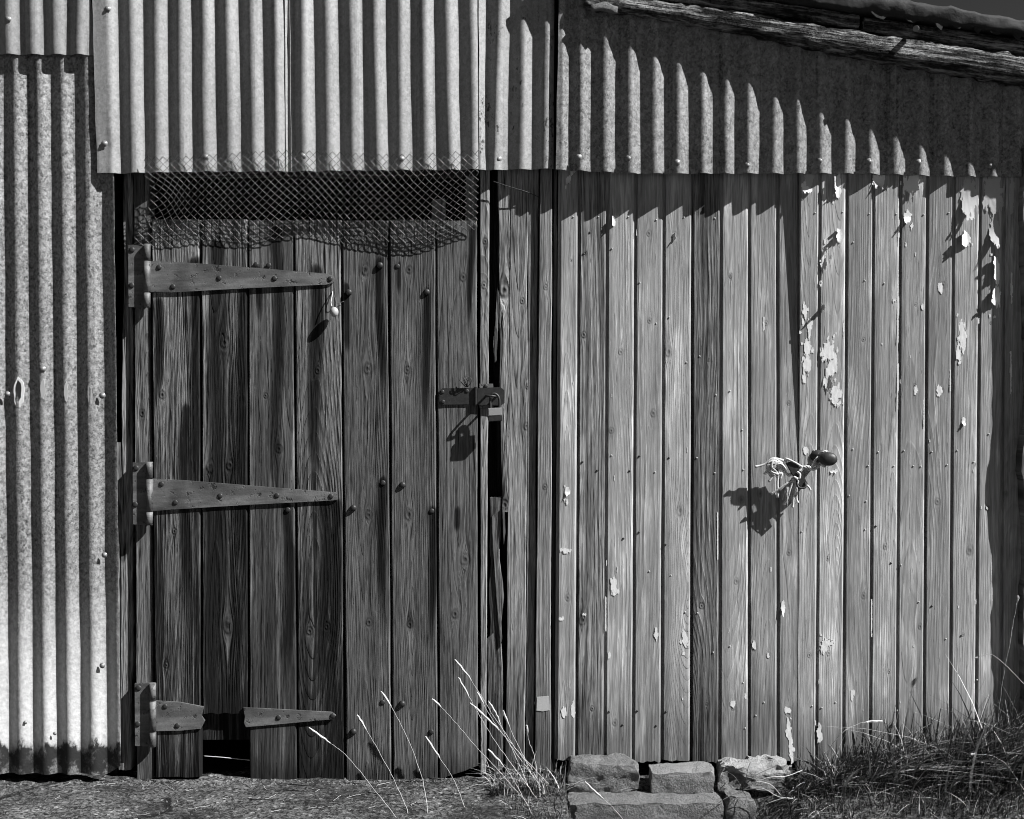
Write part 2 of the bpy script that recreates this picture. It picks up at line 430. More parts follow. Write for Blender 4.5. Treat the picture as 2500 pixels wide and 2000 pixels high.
def interp(L, t):
    i = int(math.floor(t)); i = max(0, min(len(L)-2, i)); return L[i]+(L[i+1]-L[i])*(t-i)
def inv(L, x):
    if x <= L[0]: return (x-L[0])/(L[1]-L[0])
    if x >= L[-1]: return len(L)-1+(x-L[-1])/(L[-1]-L[-2])
    for i in range(len(L)-1):
        if L[i] <= x <= L[i+1]: return i+(x-L[i])/(L[i+1]-L[i])
def sheet(name, ct, cb, xl, xr, pt, pb, d, amp, label=None, flatl=False, flatr=False, dents=(), rows=26, cref=None, **pr):
    """corrugated sheet: crest positions at two heights (cref rows) in photo pixels, edges, depth"""
    V = []; F = []; per = 14
    y0, y1 = cref
    ncol = int((xr[0]-xl[0])/58.5*per)+1
    rs = random.Random(hash(name+str(xl[0])) % 1000 if False else int(abs(xl[0]))+7)
    for j in range(rows+1):
        f = j/rows
        py_mid = lerp(pt(0.5*(xl[1]+xr[1])) if callable(pt) else pt, pb(0.5*(xl[1]+xr[1])), f)
        u = (py_mid-y0)/(y1-y0)
        C = [lerp(a, b, u) for a, b in zip(ct, cb)]
        fe = max(0.0, min(1.0, u))
        L = lerp(xl[0], xl[1], u); Rg = lerp(xr[0], xr[1], u)
        L += 1.6*mnoise.noise(Vector((py_mid*0.012, xl[0], 0))); Rg += 2.0*mnoise.noise(Vector((py_mid*0.014, xr[0], 5)))
        t0 = inv(C, L); t1 = inv(C, Rg)
        for i in range(ncol+1):
            t = lerp(t0, t1, i/ncol); px = interp(C, t)
            t += 0.035*mnoise.noise(Vector((round(t)*3.1, py_mid*0.006, xl[0])))+0.02*mnoise.noise(Vector((round(t)*5.1, py_mid*0.02, xl[0])))
            prof = math.cos(2*math.pi*t)
            a = amp*(1+0.16*mnoise.noise(Vector((round(t)*2.3, py_mid*0.004, xl[0]*0.1))))
            if flatl and t < 0: prof = 0.9-0.3*min(1, -t)
            if flatr and t > len(C)-1: prof = lerp(1.0, -0.2, min(1, (t-len(C)+1)/0.8))
            dd = d+a*prof
            for (dx, dy, dr, da) in dents:
                q = ((px-dx)/dr)**2+((py_mid-dy)/(dr*1.6))**2
                if q < 4: dd += da*math.exp(-q*1.6)
            dd += 0.0015*mnoise.noise(Vector((px*0.02, py_mid*0.004, xl[0])))
            py = lerp(pt(px) if callable(pt) else pt, pb(px), f)+(1.2*mnoise.noise(Vector((px*0.03, xl[0], 2.0))) if j == rows else 0)
            V.append(W(px, py, d)+Vector((0, -(dd-d), 0)))
    m = ncol+1
    for j in range(rows):
        for i in range(ncol): F.append((j*m+i, j*m+i+1, (j+1)*m+i+1, (j+1)*m+i))
    o = obj(name, V, F, METAL, shed, smooth=True, origin=Vector((0, 0, 0)))
    sm = o.modifiers.new('thickness', 'SOLIDIFY'); sm.thickness = 0.0012; sm.offset = 0
    es = o.modifiers.new('hard_rim', 'EDGE_SPLIT'); es.split_angle = R(50)
    base = dict(tone=0.42, speckle=0.5, rust=0.0, bloom=0.0, seed=(abs(xl[0]) % 97)*0.13)
    base.update(pr); props(o, **base)
    if label: o['label'] = label
    return o
AMP = 0.0092
def lin(*pts):
    def f(x):
        if x <= pts[0][0]: return pts[0][1]
        for (a, b), (c, d) in zip(pts, pts[1:]):
            if x <= c: return lerp(b, d, (x-a)/(c-a))
        return pts[-1][1]
    return f
# lower left sheet
ct = [-311+58.7*k for k in range(6)]+[41, 99, 157, 216]; ct = [41-58.5*k for k in range(6, 0, -1)]+[41, 99, 157, 216, 283]
cb = [54-59.5*k for k in range(6, 0, -1)]+[54, 114, 172, 230, 296]
SA = sheet('corrugated_sheet', ct, cb, (-300, -290), (280, 297), 60, lin((-300, 1886), (200, 1890), (262, 1891), (300, 1866)), 0.023, AMP,
           'speckled grey corrugated sheet with white bloom and dark damp foot', cref=(425, 1860), rows=40,
           dents=((40, 960, 16, 0.004), (100, 900, 10, -0.004)), speckle=1.4, tone=0.19, bloom=1.0)
# sheet above it
ct = [20-58*k for k in range(5, 0, -1)]+[20, 79, 137, 196]; cb = [20-58*k for k in range(5, 0, -1)]+[22, 80, 139, 193]
SB = sheet('corrugated_sheet', ct, cb, (-300, -300), (220, 228), -420, lin((-300, 131), (240, 134)), 0.041, AMP,
           'short upper corrugated sheet overlapping the speckled one', cref=(0, 132), tone=0.20, speckle=0.45)
# sheets above the plank door
c1t = [262, 323, 384, 442, 500, 558, 617, 676, 722]; c1b = [270, 328, 386, 445, 503, 563, 622, 679, 724]
SC1 = sheet('corrugated_sheet', c1t, c1b, (230, 239), (708, 711), -420, lin((230, 424), (300, 423), (420, 420), (720, 418)), 0.033, AMP,
            'corrugated sheet with flat lapped edge above the hinge side', flatl=True, cref=(100, 410), tone=0.25, speckle=0.45,
            dents=((262, 350, 26, -0.006),))
c2t = [682, 741, 800, 860, 919, 977, 1036, 1094, 1154]; c2b = [680, 744, 805, 866, 923, 980, 1043, 1100, 1158]
SC2 = sheet('corrugated_sheet', c2t, c2b, (696, 698), (1166, 1168), -420, lin((690, 419), (900, 416), (1170, 414)), 0.030, AMP,
            'corrugated sheet above the hasp side of the door', cref=(100, 410), tone=0.25, speckle=0.45)
# narrow rusty sheet
cdt = [1163, 1219, 1278, 1334]; cdb = [1172, 1209, 1275, 1331]
SD = sheet('corrugated_sheet', cdt, cdb, (1169, 1170), (1353, 1351), -420, lin((1165, 416), (1360, 412)), 0.026, AMP,
           'narrow corrugated sheet with black rust blotches', cref=(60, 400), tone=0.24, speckle=0.5, rust=1.0, dents=((1217, 388, 18, -0.006),))
# right sheet under the sloping roof
cet = [1372, 1418, 1479, 1539, 1597, 1654, 1715, 1773, 1829, 1890, 1948, 2004, 2066, 2125, 2185, 2245, 2305, 2364, 2422, 2480, 2538, 2596, 2654, 2712]
ceb = [1370, 1418, 1477, 1538, 1600, 1655, 1716, 1773, 1826, 1890, 1948, 2004, 2066, 2124, 2186, 2247, 2308, 2366, 2424, 2482, 2540, 2598, 2656, 2714]
SE = sheet('corrugated_sheet', cet, ceb, (1364, 1357), (2730, 2730), lin((1380, -105), (2000, -8), (2500, 68), (2800, 112)), lin((1360, 415), (1480, 420), (1560, 424), (1900, 424), (2100, 424), (2250, 429), (2500, 433), (2760, 436)), 0.036, AMP,
           'long corrugated sheet in the shadow of the sloping roof', flatl=True, cref=(80, 415), tone=0.18, speckle=1.1, rows=20)
# fixing screws
SCREW = dome('roofing_screw', 0.0075, 0.006, ZINC, washer=0.0105)
def crestd(sh, d): return d
for sh, d, L in ((SB, 0.050, [(20, 47)]), (SC1, 0.042, [(263, 22), (255, 351), (503, 384)]), (SC2, 0.039, [(740, 381), (980, 388)]),
                 (SD, 0.026, [(1217, 389)]), (SA, 0.0315, [(18, 962), (104, 901), (250, 966), (255, 1355), (250, 1625), (134, 1791), (62, 1764)]),
                 (SE, 0.0445, [(1413, 384), (1535, 387), (1653, 397), (1825, 404), (2002, 393), (2122, 395), (2243, 397), (2417, 404)])):
    for a, b in L:
        place('fixing_screw', SCREW, W(a, b, d), sh, random.uniform(-1, 1), 0.55 if (a, b) in ((134, 1791), (62, 1764)) else random.uniform(0.85, 1.05))

for a, b, w, h in ((46, 958, 13, 36), (104, 950, 6, 24), (161, 956, 5, 24), (219, 962, 5, 26)):
    rim = []; hole = []
    for k in range(18):
        t = k*6.283/18; e = 1+0.25*mnoise.noise(Vector((math.cos(t)*2, math.sin(t)*2, a)))
        rim.append((a+math.cos(t)*w*e, b-math.sin(t)*h*e)); hole.append((a+math.cos(t)*w*0.55*e-1, b-4-math.sin(t)*h*0.68*e))
    prism('corroded_rim', rim, 0.0316, 0.0335, PAINT if w > 10 else GREYPAINT, SA)
    if w > 10: prism('corroded_hole', hole, 0.0332, 0.0340, DARKIRON, SA)
# ------------------------------------------------------------------ planks
def plank(parent, name, T, B, pt, pb, dT, dB, thick=0.02, rebate=5.0, bevel=3.0, gd=0.007, rows=22, label=None, wob=0.8, jag=2.0,
          knots=(), stains=(), flakes=(), knee=1.0, kscale=1.0, **pr):
    """T, B: left and right photo pixels at heights pt and pb (pb may be a pair). front face at depth dT..dB"""
    rs = random.Random(int(T[0]*7+B[1]*3+pt))
    if not isinstance(pb, tuple): pb = (pb, pb)
    if not isinstance(dT, tuple): dT = (dT, dT)
    if not isinstance(dB, tuple): dB = (dB, dB)
    w = 0.5*(T[1]-T[0]+B[1]-B[0])
    # cross section: fraction across, depth offset
    fr = [(0.0, -thick), (0.0, -gd), (rebate/w, -gd), ((rebate+0.8)/w, -0.0006)] if rebate else [(0.0, -thick), (0.0, -0.002), (1.2/w, 0)]
    f0 = fr[-1][0]; f1 = 1-bevel/w
    ncol = 6
    for k in range(1, ncol): fr.append((lerp(f0, f1, k/ncol), 0.0))
    fr += [(f1, 0.0), (1.0, -gd*0.55), (1.0, -thick)]
    V = []; F = []; m = len(fr)
    sd = rs.random()*50
    for j in range(rows+1):
        f = j/rows
        for i, (a, o) in enumerate(fr):
            wl = wob*(mnoise.noise(Vector((f*7, sd, 0.0)))+(0.5*mnoise.noise(Vector((f*40, sd, 4.0))) if wob > 4 else 0)); wr = wob*mnoise.noise(Vector((f*7, sd, 9.0)))
            xl = lerp(T[0], B[0], f)+wl; xr = lerp(T[1], B[1], f)+wr
            px = lerp(xl, xr, a)
            py = lerp(pt, lerp(pb[0], pb[1], a), f)
            if j == rows: py += jag*mnoise.noise(Vector((a*9, sd, 3.0)))
            d = lerp(lerp(dT[0], dT[1], a), lerp(dB[0], dB[1], a), min(1.0, f/knee))
            cup = 0.0008*mnoise.noise(Vector((f*3, sd, a*1.5)))
            p = W(px, py, d); V.append(Vector((p.x, -(d+o+cup), p.z)))
    for j in range(rows):
        for i in range(m-1): F.append((j*m+i, j*m+i+1, (j+1)*m+i+1, (j+1)*m+i))
        F.append((j*m+m-1, j*m, (j+1)*m, (j+1)*m+m-1))
    F.append(tuple(range(m))); F.append(tuple(range(rows*m, rows*m+m))[::-1])
    c = W(0.25*(T[0]+T[1]+B[0]+B[1]), 0.5*(pt+pb[0]), 0.5*(dT[0]+dB[0]))
    o = obj(name, V, F, wood_material(min(4, max(1, len(knots))), min(3, len(stains))), parent, origin=c)
    ww = w*PX
    base = dict(seed=rs.random()*20, tone=0.3, streak=0.3, relief=0.6, rings=rs.choice((85.0, 110.0, 140.0, 190.0, 240.0))*rs.uniform(0.9, 1.1), fibre=rs.choice((95.0, 130.0, 160.0, 190.0)), foot=0.0, zfoot=0.0, chalk=0.0, low=0.0)
    base['heart'] = [rs.uniform(-0.8, 0.8)*ww, rs.choice((0.003, 0.015, 0.05, 0.12)), rs.uniform(0.02, 0.10)]
    base.update(pr)
    base.setdefault('contrast', min(1.05, 0.30+0.6*base['relief']))
    ks = [(W(a, b, 0).x-c.x, W(a, b, 0).z-c.z, r*PX*kscale) for a, b, r in knots][:4]
    while len(ks) < 4: ks.append((0, 0, 0))
    for i, k in enumerate(ks): base['knot%d' % i] = [float(q) for q in k]
    st = [(W(a, b, 0).x-c.x, W(a, b, 0).z-c.z, l*PX) for a, b, l in stains][:3]
    while len(st) < 3: st.append((0, 0, 0))
    for i, k in enumerate(st): base['stain%d' % i] = [float(q) for q in k]
    base['zfoot'] = float(W(0, pb[0], 0).z-c.z)
    props(o, **base)
    if label: o['label'] = label
    return o

# --- hinged plank door
door = thing('plank_door', 'dark weathered plank door hung on three long strap hinges', 'door', W(770, 1900, 0))
G0 = [368, 490, 605, 718, 834, 950, 1064, 1167]; G1 = [378, 493, 608, 727, 844, 958, 1072, 1170]
DP = []
spec = [dict(tone=0.25, streak=0.9, low=0.20, relief=1.3, fibre=150.0, knots=[(395, 965, 7), (425, 1298, 6), (405, 1625, 7)], stains=[(478, 640, 900), (455, 1000, 700), (384, 740, 300)]),
        dict(tone=0.24, streak=1.0, low=0.20, relief=1.5, fibre=135.0, knots=[(547, 838, 12), (512, 1140, 9), (560, 1137, 10), (557, 1530, 13)], stains=[(528, 600, 1300), (592, 680, 1200), (512, 1150, 800)]),
        dict(tone=0.21, streak=0.7, low=0.14, relief=1.0, fibre=150.0, knots=[(648, 967, 6), (680, 1097, 10)], stains=[(674, 560, 900), (702, 1235, 600), (628, 660, 160)]),
        dict(tone=0.21, streak=0.9, low=0.20, relief=1.4, fibre=140.0, knots=[(755, 1542, 9), (798, 1530, 8), (775, 905, 7)], stains=[(770, 660, 700), (790, 1215, 700), (815, 1230, 700)]),
        dict(tone=0.165, streak=0.2, relief=0.9, fibre=160.0, knots=[(890, 660, 10), (897, 902, 11), (899, 1258, 9), (900, 1520, 7)], stains=[(852, 700, 230), (929, 640, 420), (935, 1175, 420)], heart=[0.0, 0.004, 0.05], rings=170.0),
        dict(tone=0.165, streak=0.18, relief=0.9, fibre=170.0, knots=[(998, 660, 8), (994, 905, 9), (998, 1258, 9), (1000, 1525, 8)], stains=[(1041, 713, 420), (1054, 1248, 420), (970, 650, 90)], heart=[0.0, 0.003, 0.045], rings=180.0),
        dict(tone=0.175, streak=0.2, relief=0.8, fibre=180.0, knots=[(1130, 678, 6), (1135, 1367, 11), (1110, 1500, 8)], stains=[(1150, 560, 300), (1112, 1250, 60)], heart=[0.01, 0.06, 0.05])]
bots = [1897, 1742, 1904, 1903, 1906, 1906, (1901, 1870)]
for i in range(7):
    DP.append(plank(door, 'plank', (G0[i], G0[i+1]-3), (G1[i], G1[i+1]-3), 537+random.uniform(-2, 2), bots[i], (0, 0.001, -0.002, 0.001, -0.001, 0.0015, 0)[i], (0, -0.001, 0.001, -0.002, 0.001, 0, 0.001)[i], thick=0.024,
                    rebate=3.2, bevel=3.2, gd=0.010, wob=1.4, jag=3.0 if i != 1 else 8.0, foot=0.12, **spec[i]))
DP[1]['label'] = 'rotted plank broken off short above the ground'
DP[6]['label'] = 'outer plank with a lower corner worn away to a curve'
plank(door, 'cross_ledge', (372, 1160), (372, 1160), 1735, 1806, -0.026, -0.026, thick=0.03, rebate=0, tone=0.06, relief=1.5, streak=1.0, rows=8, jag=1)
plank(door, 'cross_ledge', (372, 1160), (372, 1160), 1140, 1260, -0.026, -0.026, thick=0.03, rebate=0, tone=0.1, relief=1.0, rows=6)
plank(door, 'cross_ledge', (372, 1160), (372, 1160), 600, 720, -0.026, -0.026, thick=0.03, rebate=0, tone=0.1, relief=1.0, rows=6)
BOLT = dome('bolt', 0.0105, 0.008, DARKIRON)
SLOT = dome('screw_head', 0.0085, 0.003, DARKIRON)
for a, b, k in [(852, 714, 0), (928, 648, 0), (970, 650, 1), (1042, 713, 0), (935, 1179, 1), (983, 1184, 0), (863, 1240, 0), (1054, 1248, 1), (703, 1245, 1),
                (934, 1715, 1), (982, 1718, 0), (863, 1786, 0), (1053, 1787, 1), (625, 646, 1), (656, 648, 1)]:
    i = max(q for q in range(7) if G0[q]+4 <= a)
    place('bolt' if not k else 'screw', SLOT if k else BOLT, W(a, b, 0.0012), DP[i], 0)
# strap hinges: plate on the post, barrel, tapering strap, screws
def hinge(px0, px1, y0, y1, strap, screws, pscrews, label, extra=None):
    hg = bpy.data.objects.new('strap_hinge', None); COL.objects.link(hg); hg.location = W(px1, 0.5*(y0+y1), 0); attach(hg, door)
    hg['label'] = label
    prism('plate', [(px0, y0+2), (px1-12, y0), (px1-12, y1), (px0+1, y1-1)], -0.012, 0.003, IRON, hg, 0.0012)
    bar = []
    for a, b in ((y0, strap[0][1]-1), (strap[0][1]+0.5, strap[-1][1]-0.5), (strap[-1][1]+1, y1)):
        V, F = tube([W(px1-7, a, 0.010), W(px1-7, b, 0.010)], 0.0105, 12)
        k = obj('barrel', V, F, IRON, hg, smooth=False)
        for p in k.data.polygons: p.use_smooth = len(p.vertices) == 4
    prism('strap', strap, 0.0005, 0.0062, IRON, hg, 0.0012)
    if extra: prism('strap', extra, 0.0005, 0.0060, IRON, hg, 0.0012)
    for a, b in screws: place('screw', SLOT, W(a, b, 0.0062), hg, 0, 1.0)
    for a, b in pscrews: place('screw', SLOT, W(a, b, 0.003), hg, 0, 1.1)
    return hg
hinge(312, 366, 596, 751, [(366, 637), (440, 640), (600, 652), (795, 668), (812, 673), (817, 682), (812, 692), (795, 695), (600, 704), (420, 714), (366, 714)],
      [(388, 653), (422, 700), (535, 679), (670, 680), (806, 681)], [(322, 610), (321, 697)], 'upper strap hinge with smooth grey strap')
hinge(323, 372, 1128, 1282, [(372, 1169), (450, 1173), (600, 1185), (810, 1202), (822, 1203), (823, 1221), (812, 1222), (620, 1232), (420, 1244), (372, 1249)],
      [(394, 1182), (428, 1227), (537, 1211), (676, 1210), (808, 1212)], [(332, 1143), (330, 1232)], 'middle strap hinge with pitted pale strap')
hinge(328, 380, 1668, 1823, [(380, 1711), (440, 1715), (497, 1726), (492, 1748), (500, 1760), (490, 1780), (440, 1784), (380, 1786)],
      [(403, 1725), (433, 1772), (680, 1752), (812, 1748)], [(338, 1680), (336, 1768)], 'lower strap hinge rusted through in the middle',
      extra=[(593, 1728), (640, 1730), (810, 1739), (820, 1747), (812, 1757), (640, 1772), (600, 1776), (595, 1765), (599, 1750)])
# hasp on the door
hasp = bpy.data.objects.new('hasp', None); COL.objects.link(hasp); hasp.location = W(1160, 968, 0); attach(hasp, door)
prism('plate', [(1072, 955), (1080, 948), (1158, 947), (1158, 988), (1080, 989), (1072, 980)], 0.0005, 0.005, DARKIRON, hasp, 0.001)
V, F = tube([W(1162, 945, 0.008), W(1162, 990, 0.008)], 0.006, 10); obj('barrel', V, F, DARKIRON, hasp)
prism('flap', [(1166, 948), (1222, 945), (1232, 954), (1232, 984), (1222, 991), (1166, 989)], 0.009, 0.0125, DARKIRON, hasp, 0.001)
prism('staple_plate', [(1170, 937), (1204, 937), (1205, 998), (1171, 998)], 0.002, 0.0065, IRON, hasp, 0.0008)
V, F = tube(smoothpath([W(1186, 968, 0.010), W(1187, 967, 0.045), W(1198, 967, 0.055), W(1210, 968, 0.045), W(1211, 969, 0.010)]), 0.0035, 8)
obj('staple', V, F, DARKIRON, hasp, smooth=True)
for a, b in ((1080, 957), (1081, 981), (1140, 955), (1186, 943)): place('screw', SLOT, W(a, b, 0.005 if a < 1150 else 0.0065), hasp, 0, 0.8)

# --- posts and jambs
def post(name, T, B, pt, pb, d, label=None, **pr):
    a = dict(thick=0.05, rebate=0, bevel=2.0, gd=0.006, wob=3.0, jag=3.0); a.update(pr)
    return plank(shed, name, T, B, pt, pb, d, a.pop('dB', d), label=label, **a)
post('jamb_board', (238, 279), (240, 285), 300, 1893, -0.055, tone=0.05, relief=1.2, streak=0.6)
post('jamb_board', (302, 323), (292, 322), 330, 1880, -0.022, 'splintered narrow jamb board beside the corrugated sheet', tone=0.40, relief=1.5, streak=0.5, wob=5)
post('jamb_board', (284, 302), (290, 300), 1080, 1870, -0.024, tone=0.42, relief=1.5, streak=0.5, wob=4)
post('jamb_board', (326, 364), (334, 375), 330, 1902, -0.008, 'jamb board carrying the hinge plates', tone=0.22, relief=1.0, streak=0.55, knots=[(345, 1010, 7)], foot=0.2)
post('jamb_board', (1172, 1196), (1173, 1186), 380, 1890, -0.002, 'pale narrow jamb strip on the hasp side', tone=0.36, relief=1.0, streak=0.15, knots=[(1181, 697, 7), (1184, 590, 6)], rings=170.0)
post('rotten_post', (1214, 1246), (1225, 1246), 380, 1250, -0.011, 'black rotten post with deep grain and a round knot', tone=0.34, relief=2.2, streak=0.5, rings=95.0, knots=[(1230, 709, 16), (1232, 1235, 9)], wob=4)
post('rotten_post', (1196, 1222), (1196, 1232), 1215, 1880, -0.014, 'splintered foot of the rotten post', tone=0.22, relief=2.2, streak=0.7, wob=9, rings=90.0)
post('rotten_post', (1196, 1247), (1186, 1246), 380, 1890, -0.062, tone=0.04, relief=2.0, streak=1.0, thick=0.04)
for sp in ([(1201, 1262), (1206, 1255), (1212, 1300), (1218, 1420), (1226, 1560), (1222, 1580), (1212, 1450), (1203, 1330)],
           [(1204, 840), (1209, 790), (1214, 700), (1219, 720), (1216, 800), (1212, 880), (1208, 885)],
           [(1226, 1240), (1232, 1235), (1234, 1300), (1230, 1330), (1228, 1290)],
           [(1190, 1560), (1205, 1545), (1212, 1640), (1200, 1760), (1192, 1720)]):
    o = prism('splinter', sp, -0.05, -0.008, WOOD, shed); props(o, seed=random.random()*9, tone=0.2, streak=0.5, relief=1.5, rings=160.0, heart=[0.0, 0.02, 0.03], foot=0.0, zfoot=0.0, contrast=1.0, fibre=140.0)
post('frame_board', (1248, 1290), (1234, 1282), 380, 1886, -0.010, 'grey frame board beside the rotten post', tone=0.36, relief=1.0, streak=0.25, knots=[(1275, 735, 6), (1288, 945, 6), (1285, 1042, 8)], rings=170.0, foot=0.35)
post('frame_board', (1291, 1316), (1284, 1303), 380, 1884, -0.018, tone=0.30, relief=0.8, streak=0.2, knots=[(1264, 927, 5)], foot=0.35)
post('frame_board', (1319, 1348), (1306, 1345), 380, 1882, -0.006, 'smooth frame board left of the pale planks', tone=0.38, relief=0.55, streak=0.2, knots=[(1332, 702, 6), (1330, 1190, 6)], foot=0.45)
post('frame_board', (1352, 1362), (1346, 1355), 380, 1882, -0.030, tone=0.18, relief=0.5)
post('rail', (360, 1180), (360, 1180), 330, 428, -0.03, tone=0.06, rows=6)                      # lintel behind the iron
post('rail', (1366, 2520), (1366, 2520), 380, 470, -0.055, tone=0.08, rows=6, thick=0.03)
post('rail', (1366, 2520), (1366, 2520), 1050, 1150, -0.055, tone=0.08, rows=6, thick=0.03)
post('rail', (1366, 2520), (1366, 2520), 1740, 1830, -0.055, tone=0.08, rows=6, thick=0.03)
post('corner_post', (2505, 2640), (2500, 2640), 360, 1900, 0.055, 'timber corner post at the right end of the wall', dB=0.034, tone=0.25, relief=0.8, thick=0.12, wob=13, rows=70)
post('corner_board', (2640, 2780), (2640, 2780), 360, 1900, 0.02, tone=0.25, relief=0.8, thick=0.08)
prism('worn_patch', [(1311, 1702), (1340, 1700), (1342, 1734), (1326, 1737), (1310, 1735)], -0.02, -0.0042, GREYPAINT, shed)
# grey piece of board and a jamb standing inside the opening
o = prism('inner_board', [(1052, 560), (1056, 488), (1086, 484), (1090, 560)], -0.16, -0.13, WOOD, shed); props(o, seed=3.0, tone=0.35, streak=0.2, relief=0.5, rings=120.0, heart=[0.0, 0.02, 0.03], contrast=0.5, fibre=140.0)
o = prism('inner_board', [(1136, 560), (1138, 425), (1162, 425), (1162, 560)], -0.09, -0.05, WOOD, shed); props(o, seed=5.0, tone=0.3, streak=0.2, relief=0.5, rings=120.0, heart=[0.0, 0.02, 0.03], contrast=0.5, fibre=140.0)

# --- the two pale planked leaves
leafF = thing('planked_gate', 'pale grey planked gate leaf left of the knob, sunk behind its neighbour', 'gate', W(1660, 1860, -0.01))
leafG = thing('planked_gate', 'pale planked gate leaf with peeling white paint and dark knob', 'gate', W(2225, 1860, 0))
F0 = [1364, 1412, 1481, 1550, 1619, 1689, 1759, 1827, 1896, 1951]; F1 = [1354, 1404, 1474, 1543, 1613, 1684, 1754, 1826, 1897, 1950]
Q0 = [1955, 2000, 2066, 2131, 2197, 2263, 2327, 2392, 2450, 2503]; Q1 = [1946, 1991, 2057, 2122, 2187, 2253, 2317, 2380, 2440, 2498]
ft = [0.38, 0.24, 0.35, 0.32, 0.34, 0.17, 0.35, 0.29, 0.32]
fs = [0.35, 0.7, 0.15, 0.15, 0.2, 0.8, 0.15, 0.3, 0.2]
fk = [[(1395, 635, 4), (1385, 1460, 9), (1375, 1750, 5)], [(1425, 818, 7), (1422, 1515, 12), (1430, 618, 4), (1445, 1730, 7)],
      [(1515, 860, 8), (1492, 1052, 9), (1495, 1430, 11), (1500, 1765, 9)], [(1584, 570, 7), (1586, 784, 7), (1594, 1010, 9), (1600, 1547, 8)],
      [(1632, 860, 13), (1660, 1247, 11), (1648, 573, 7), (1675, 1555, 8)], [(1730, 880, 4), (1712, 1480, 10), (1725, 1720, 4)],
      [(1784, 674, 6), (1810, 1220, 10), (1797, 1420, 7), (1789, 1728, 8)], [(1870, 790, 8), (1855, 1205, 9), (1840, 1580, 11), (1875, 1600, 7)],
      [(1925, 1350, 9), (1925, 985, 8), (1925, 1735, 9)]]
FP = []; GP = []
for i in range(9):
    f = i/9
    FP.append(plank(leafF, 'plank', (F0[i], F0[i+1]), (F1[i], F1[i+1]), 405, 1860+random.uniform(-3, 4) if i else 1856, (lerp(-0.016, -0.001, f),)*2, (0.002, 0.002), thick=0.02, rebate=7.0, bevel=4.2, gd=0.009, knee=0.5, chalk=1.0, kscale=0.72, contrast=0.36 if fs[i] < 0.5 else 0.85,
                    tone=ft[i]*1.52, streak=fs[i]*0.8, relief=0.42 if fs[i] < 0.5 else 0.9, knots=fk[i], foot=0.3, jag=4.0))
gt = [0.36, 0.40, 0.29, 0.33, 0.31, 0.28, 0.36, 0.34, 0.33]
gk = [[(1975, 1600, 6)], [(2020, 1365, 6), (2024, 630, 5), (2022, 1595, 8)], [(2107, 1455, 9), (2105, 830, 6)], [(2160, 1335, 8), (2185, 735, 6), (2170, 1640, 6)],
      [(2230, 942, 5), (2245, 1530, 8), (2232, 745, 5)], [(2298, 698, 8), (2287, 1225, 10), (2297, 955, 7)], [(2366, 1345, 12), (2350, 1550, 5)], [(2412, 1240, 6), (2415, 790, 4)], [(2455, 1205, 7)]]
for i in range(9):
    GP.append(plank(leafG, 'plank', (Q0[i], Q0[i+1]), (Q1[i], Q1[i+1]), 405, 1880, 0.022, 0.003, thick=0.024, rebate=6.5 if i else 0, bevel=4.2, gd=0.009, knee=0.5, chalk=1.0, kscale=0.72, contrast=0.36,
                    tone=gt[i]*1.52, streak=0.15, relief=0.42, knots=gk[i], foot=0.3, jag=3.0))
def leaf_of(a, b):
    f = (b-405)/1470
    if a < 1953:
        xs = [lerp(F0[i], F1[i], f) for i in range(10)]; i = max([k for k in range(9) if xs[k] <= a] or [0])
        return FP[i], lerp(lerp(-0.016, -0.001, i/9), 0.002, min(1, f/0.5))
    xs = [lerp(Q0[i], Q1[i], f) for i in range(10)]; i = max([k for k in range(9) if xs[k] <= a] or [0])
    return GP[i], lerp(0.022, 0.003, min(1, f/0.5))
# nails
NAIL = dome('nail', 0.0027, 0.0016, GREYPAINT); NAILD = dome('nail_dark', 0.0034, 0.0018, DARKIRON)
nl = [(1400, 530), (1461, 530), (1534, 530), (1602, 537), (1670, 531), (1745, 533), (1494, 607), (1562, 690), (1602, 790), (1634, 775), (1676, 885), (1708, 870), (1748, 965), (1782, 955), (1812, 1050),
      (1701, 1118), (1745, 1155), (1599, 1153), (1638, 1405), (1673, 1495), (1703, 1497), (1741, 1593), (1782, 1578), (1585, 1395), (1493, 1112), (1814, 1667), (1819, 1778), (1845, 1747), (1865, 1715),
      (1990, 520), (2005, 690), (2057, 518), (2122, 522), (2083, 592), (2188, 523), (2255, 524), (2316, 520), (2111, 685), (2159, 692), (2082, 1097), (2119, 1137), (2144, 1104), (2182, 1138), (2207, 1100), (2230, 1138), (2248, 1139), (2275, 1103),
      (2312, 1135), (2337, 1100), (2377, 1128), (2414, 1060), (2073, 1210), (2114, 1224), (2112, 1293), (2243, 1470), (2200, 1380), (2309, 1560), (1815, 1147), (1957, 1298), (1987, 1100), (2006, 1728), (1983, 1724), (2040, 1715), (2197, 1715), (2190, 1735), (2385, 1660)]
for a, b in nl:
    o, d = leaf_of(a, b); place('nail', NAIL, W(a, b, d+0.0004), o)
for a, b in [(1422, 1128), (1458, 1149), (1537, 1150), (1561, 1114), (1633, 1118), (1425, 620), (1440, 568), (1560, 1300), (1522, 1315), (1625, 1330), (1487, 1738), (1556, 1736), (1626, 1738), (2138, 1285), (2175, 1375), (2275, 1480), (2347, 1552), (1520, 1770), (1602, 1772)]:
    o, d = leaf_of(a, b); place('nail', NAILD, W(a, b, d+0.0004), o)
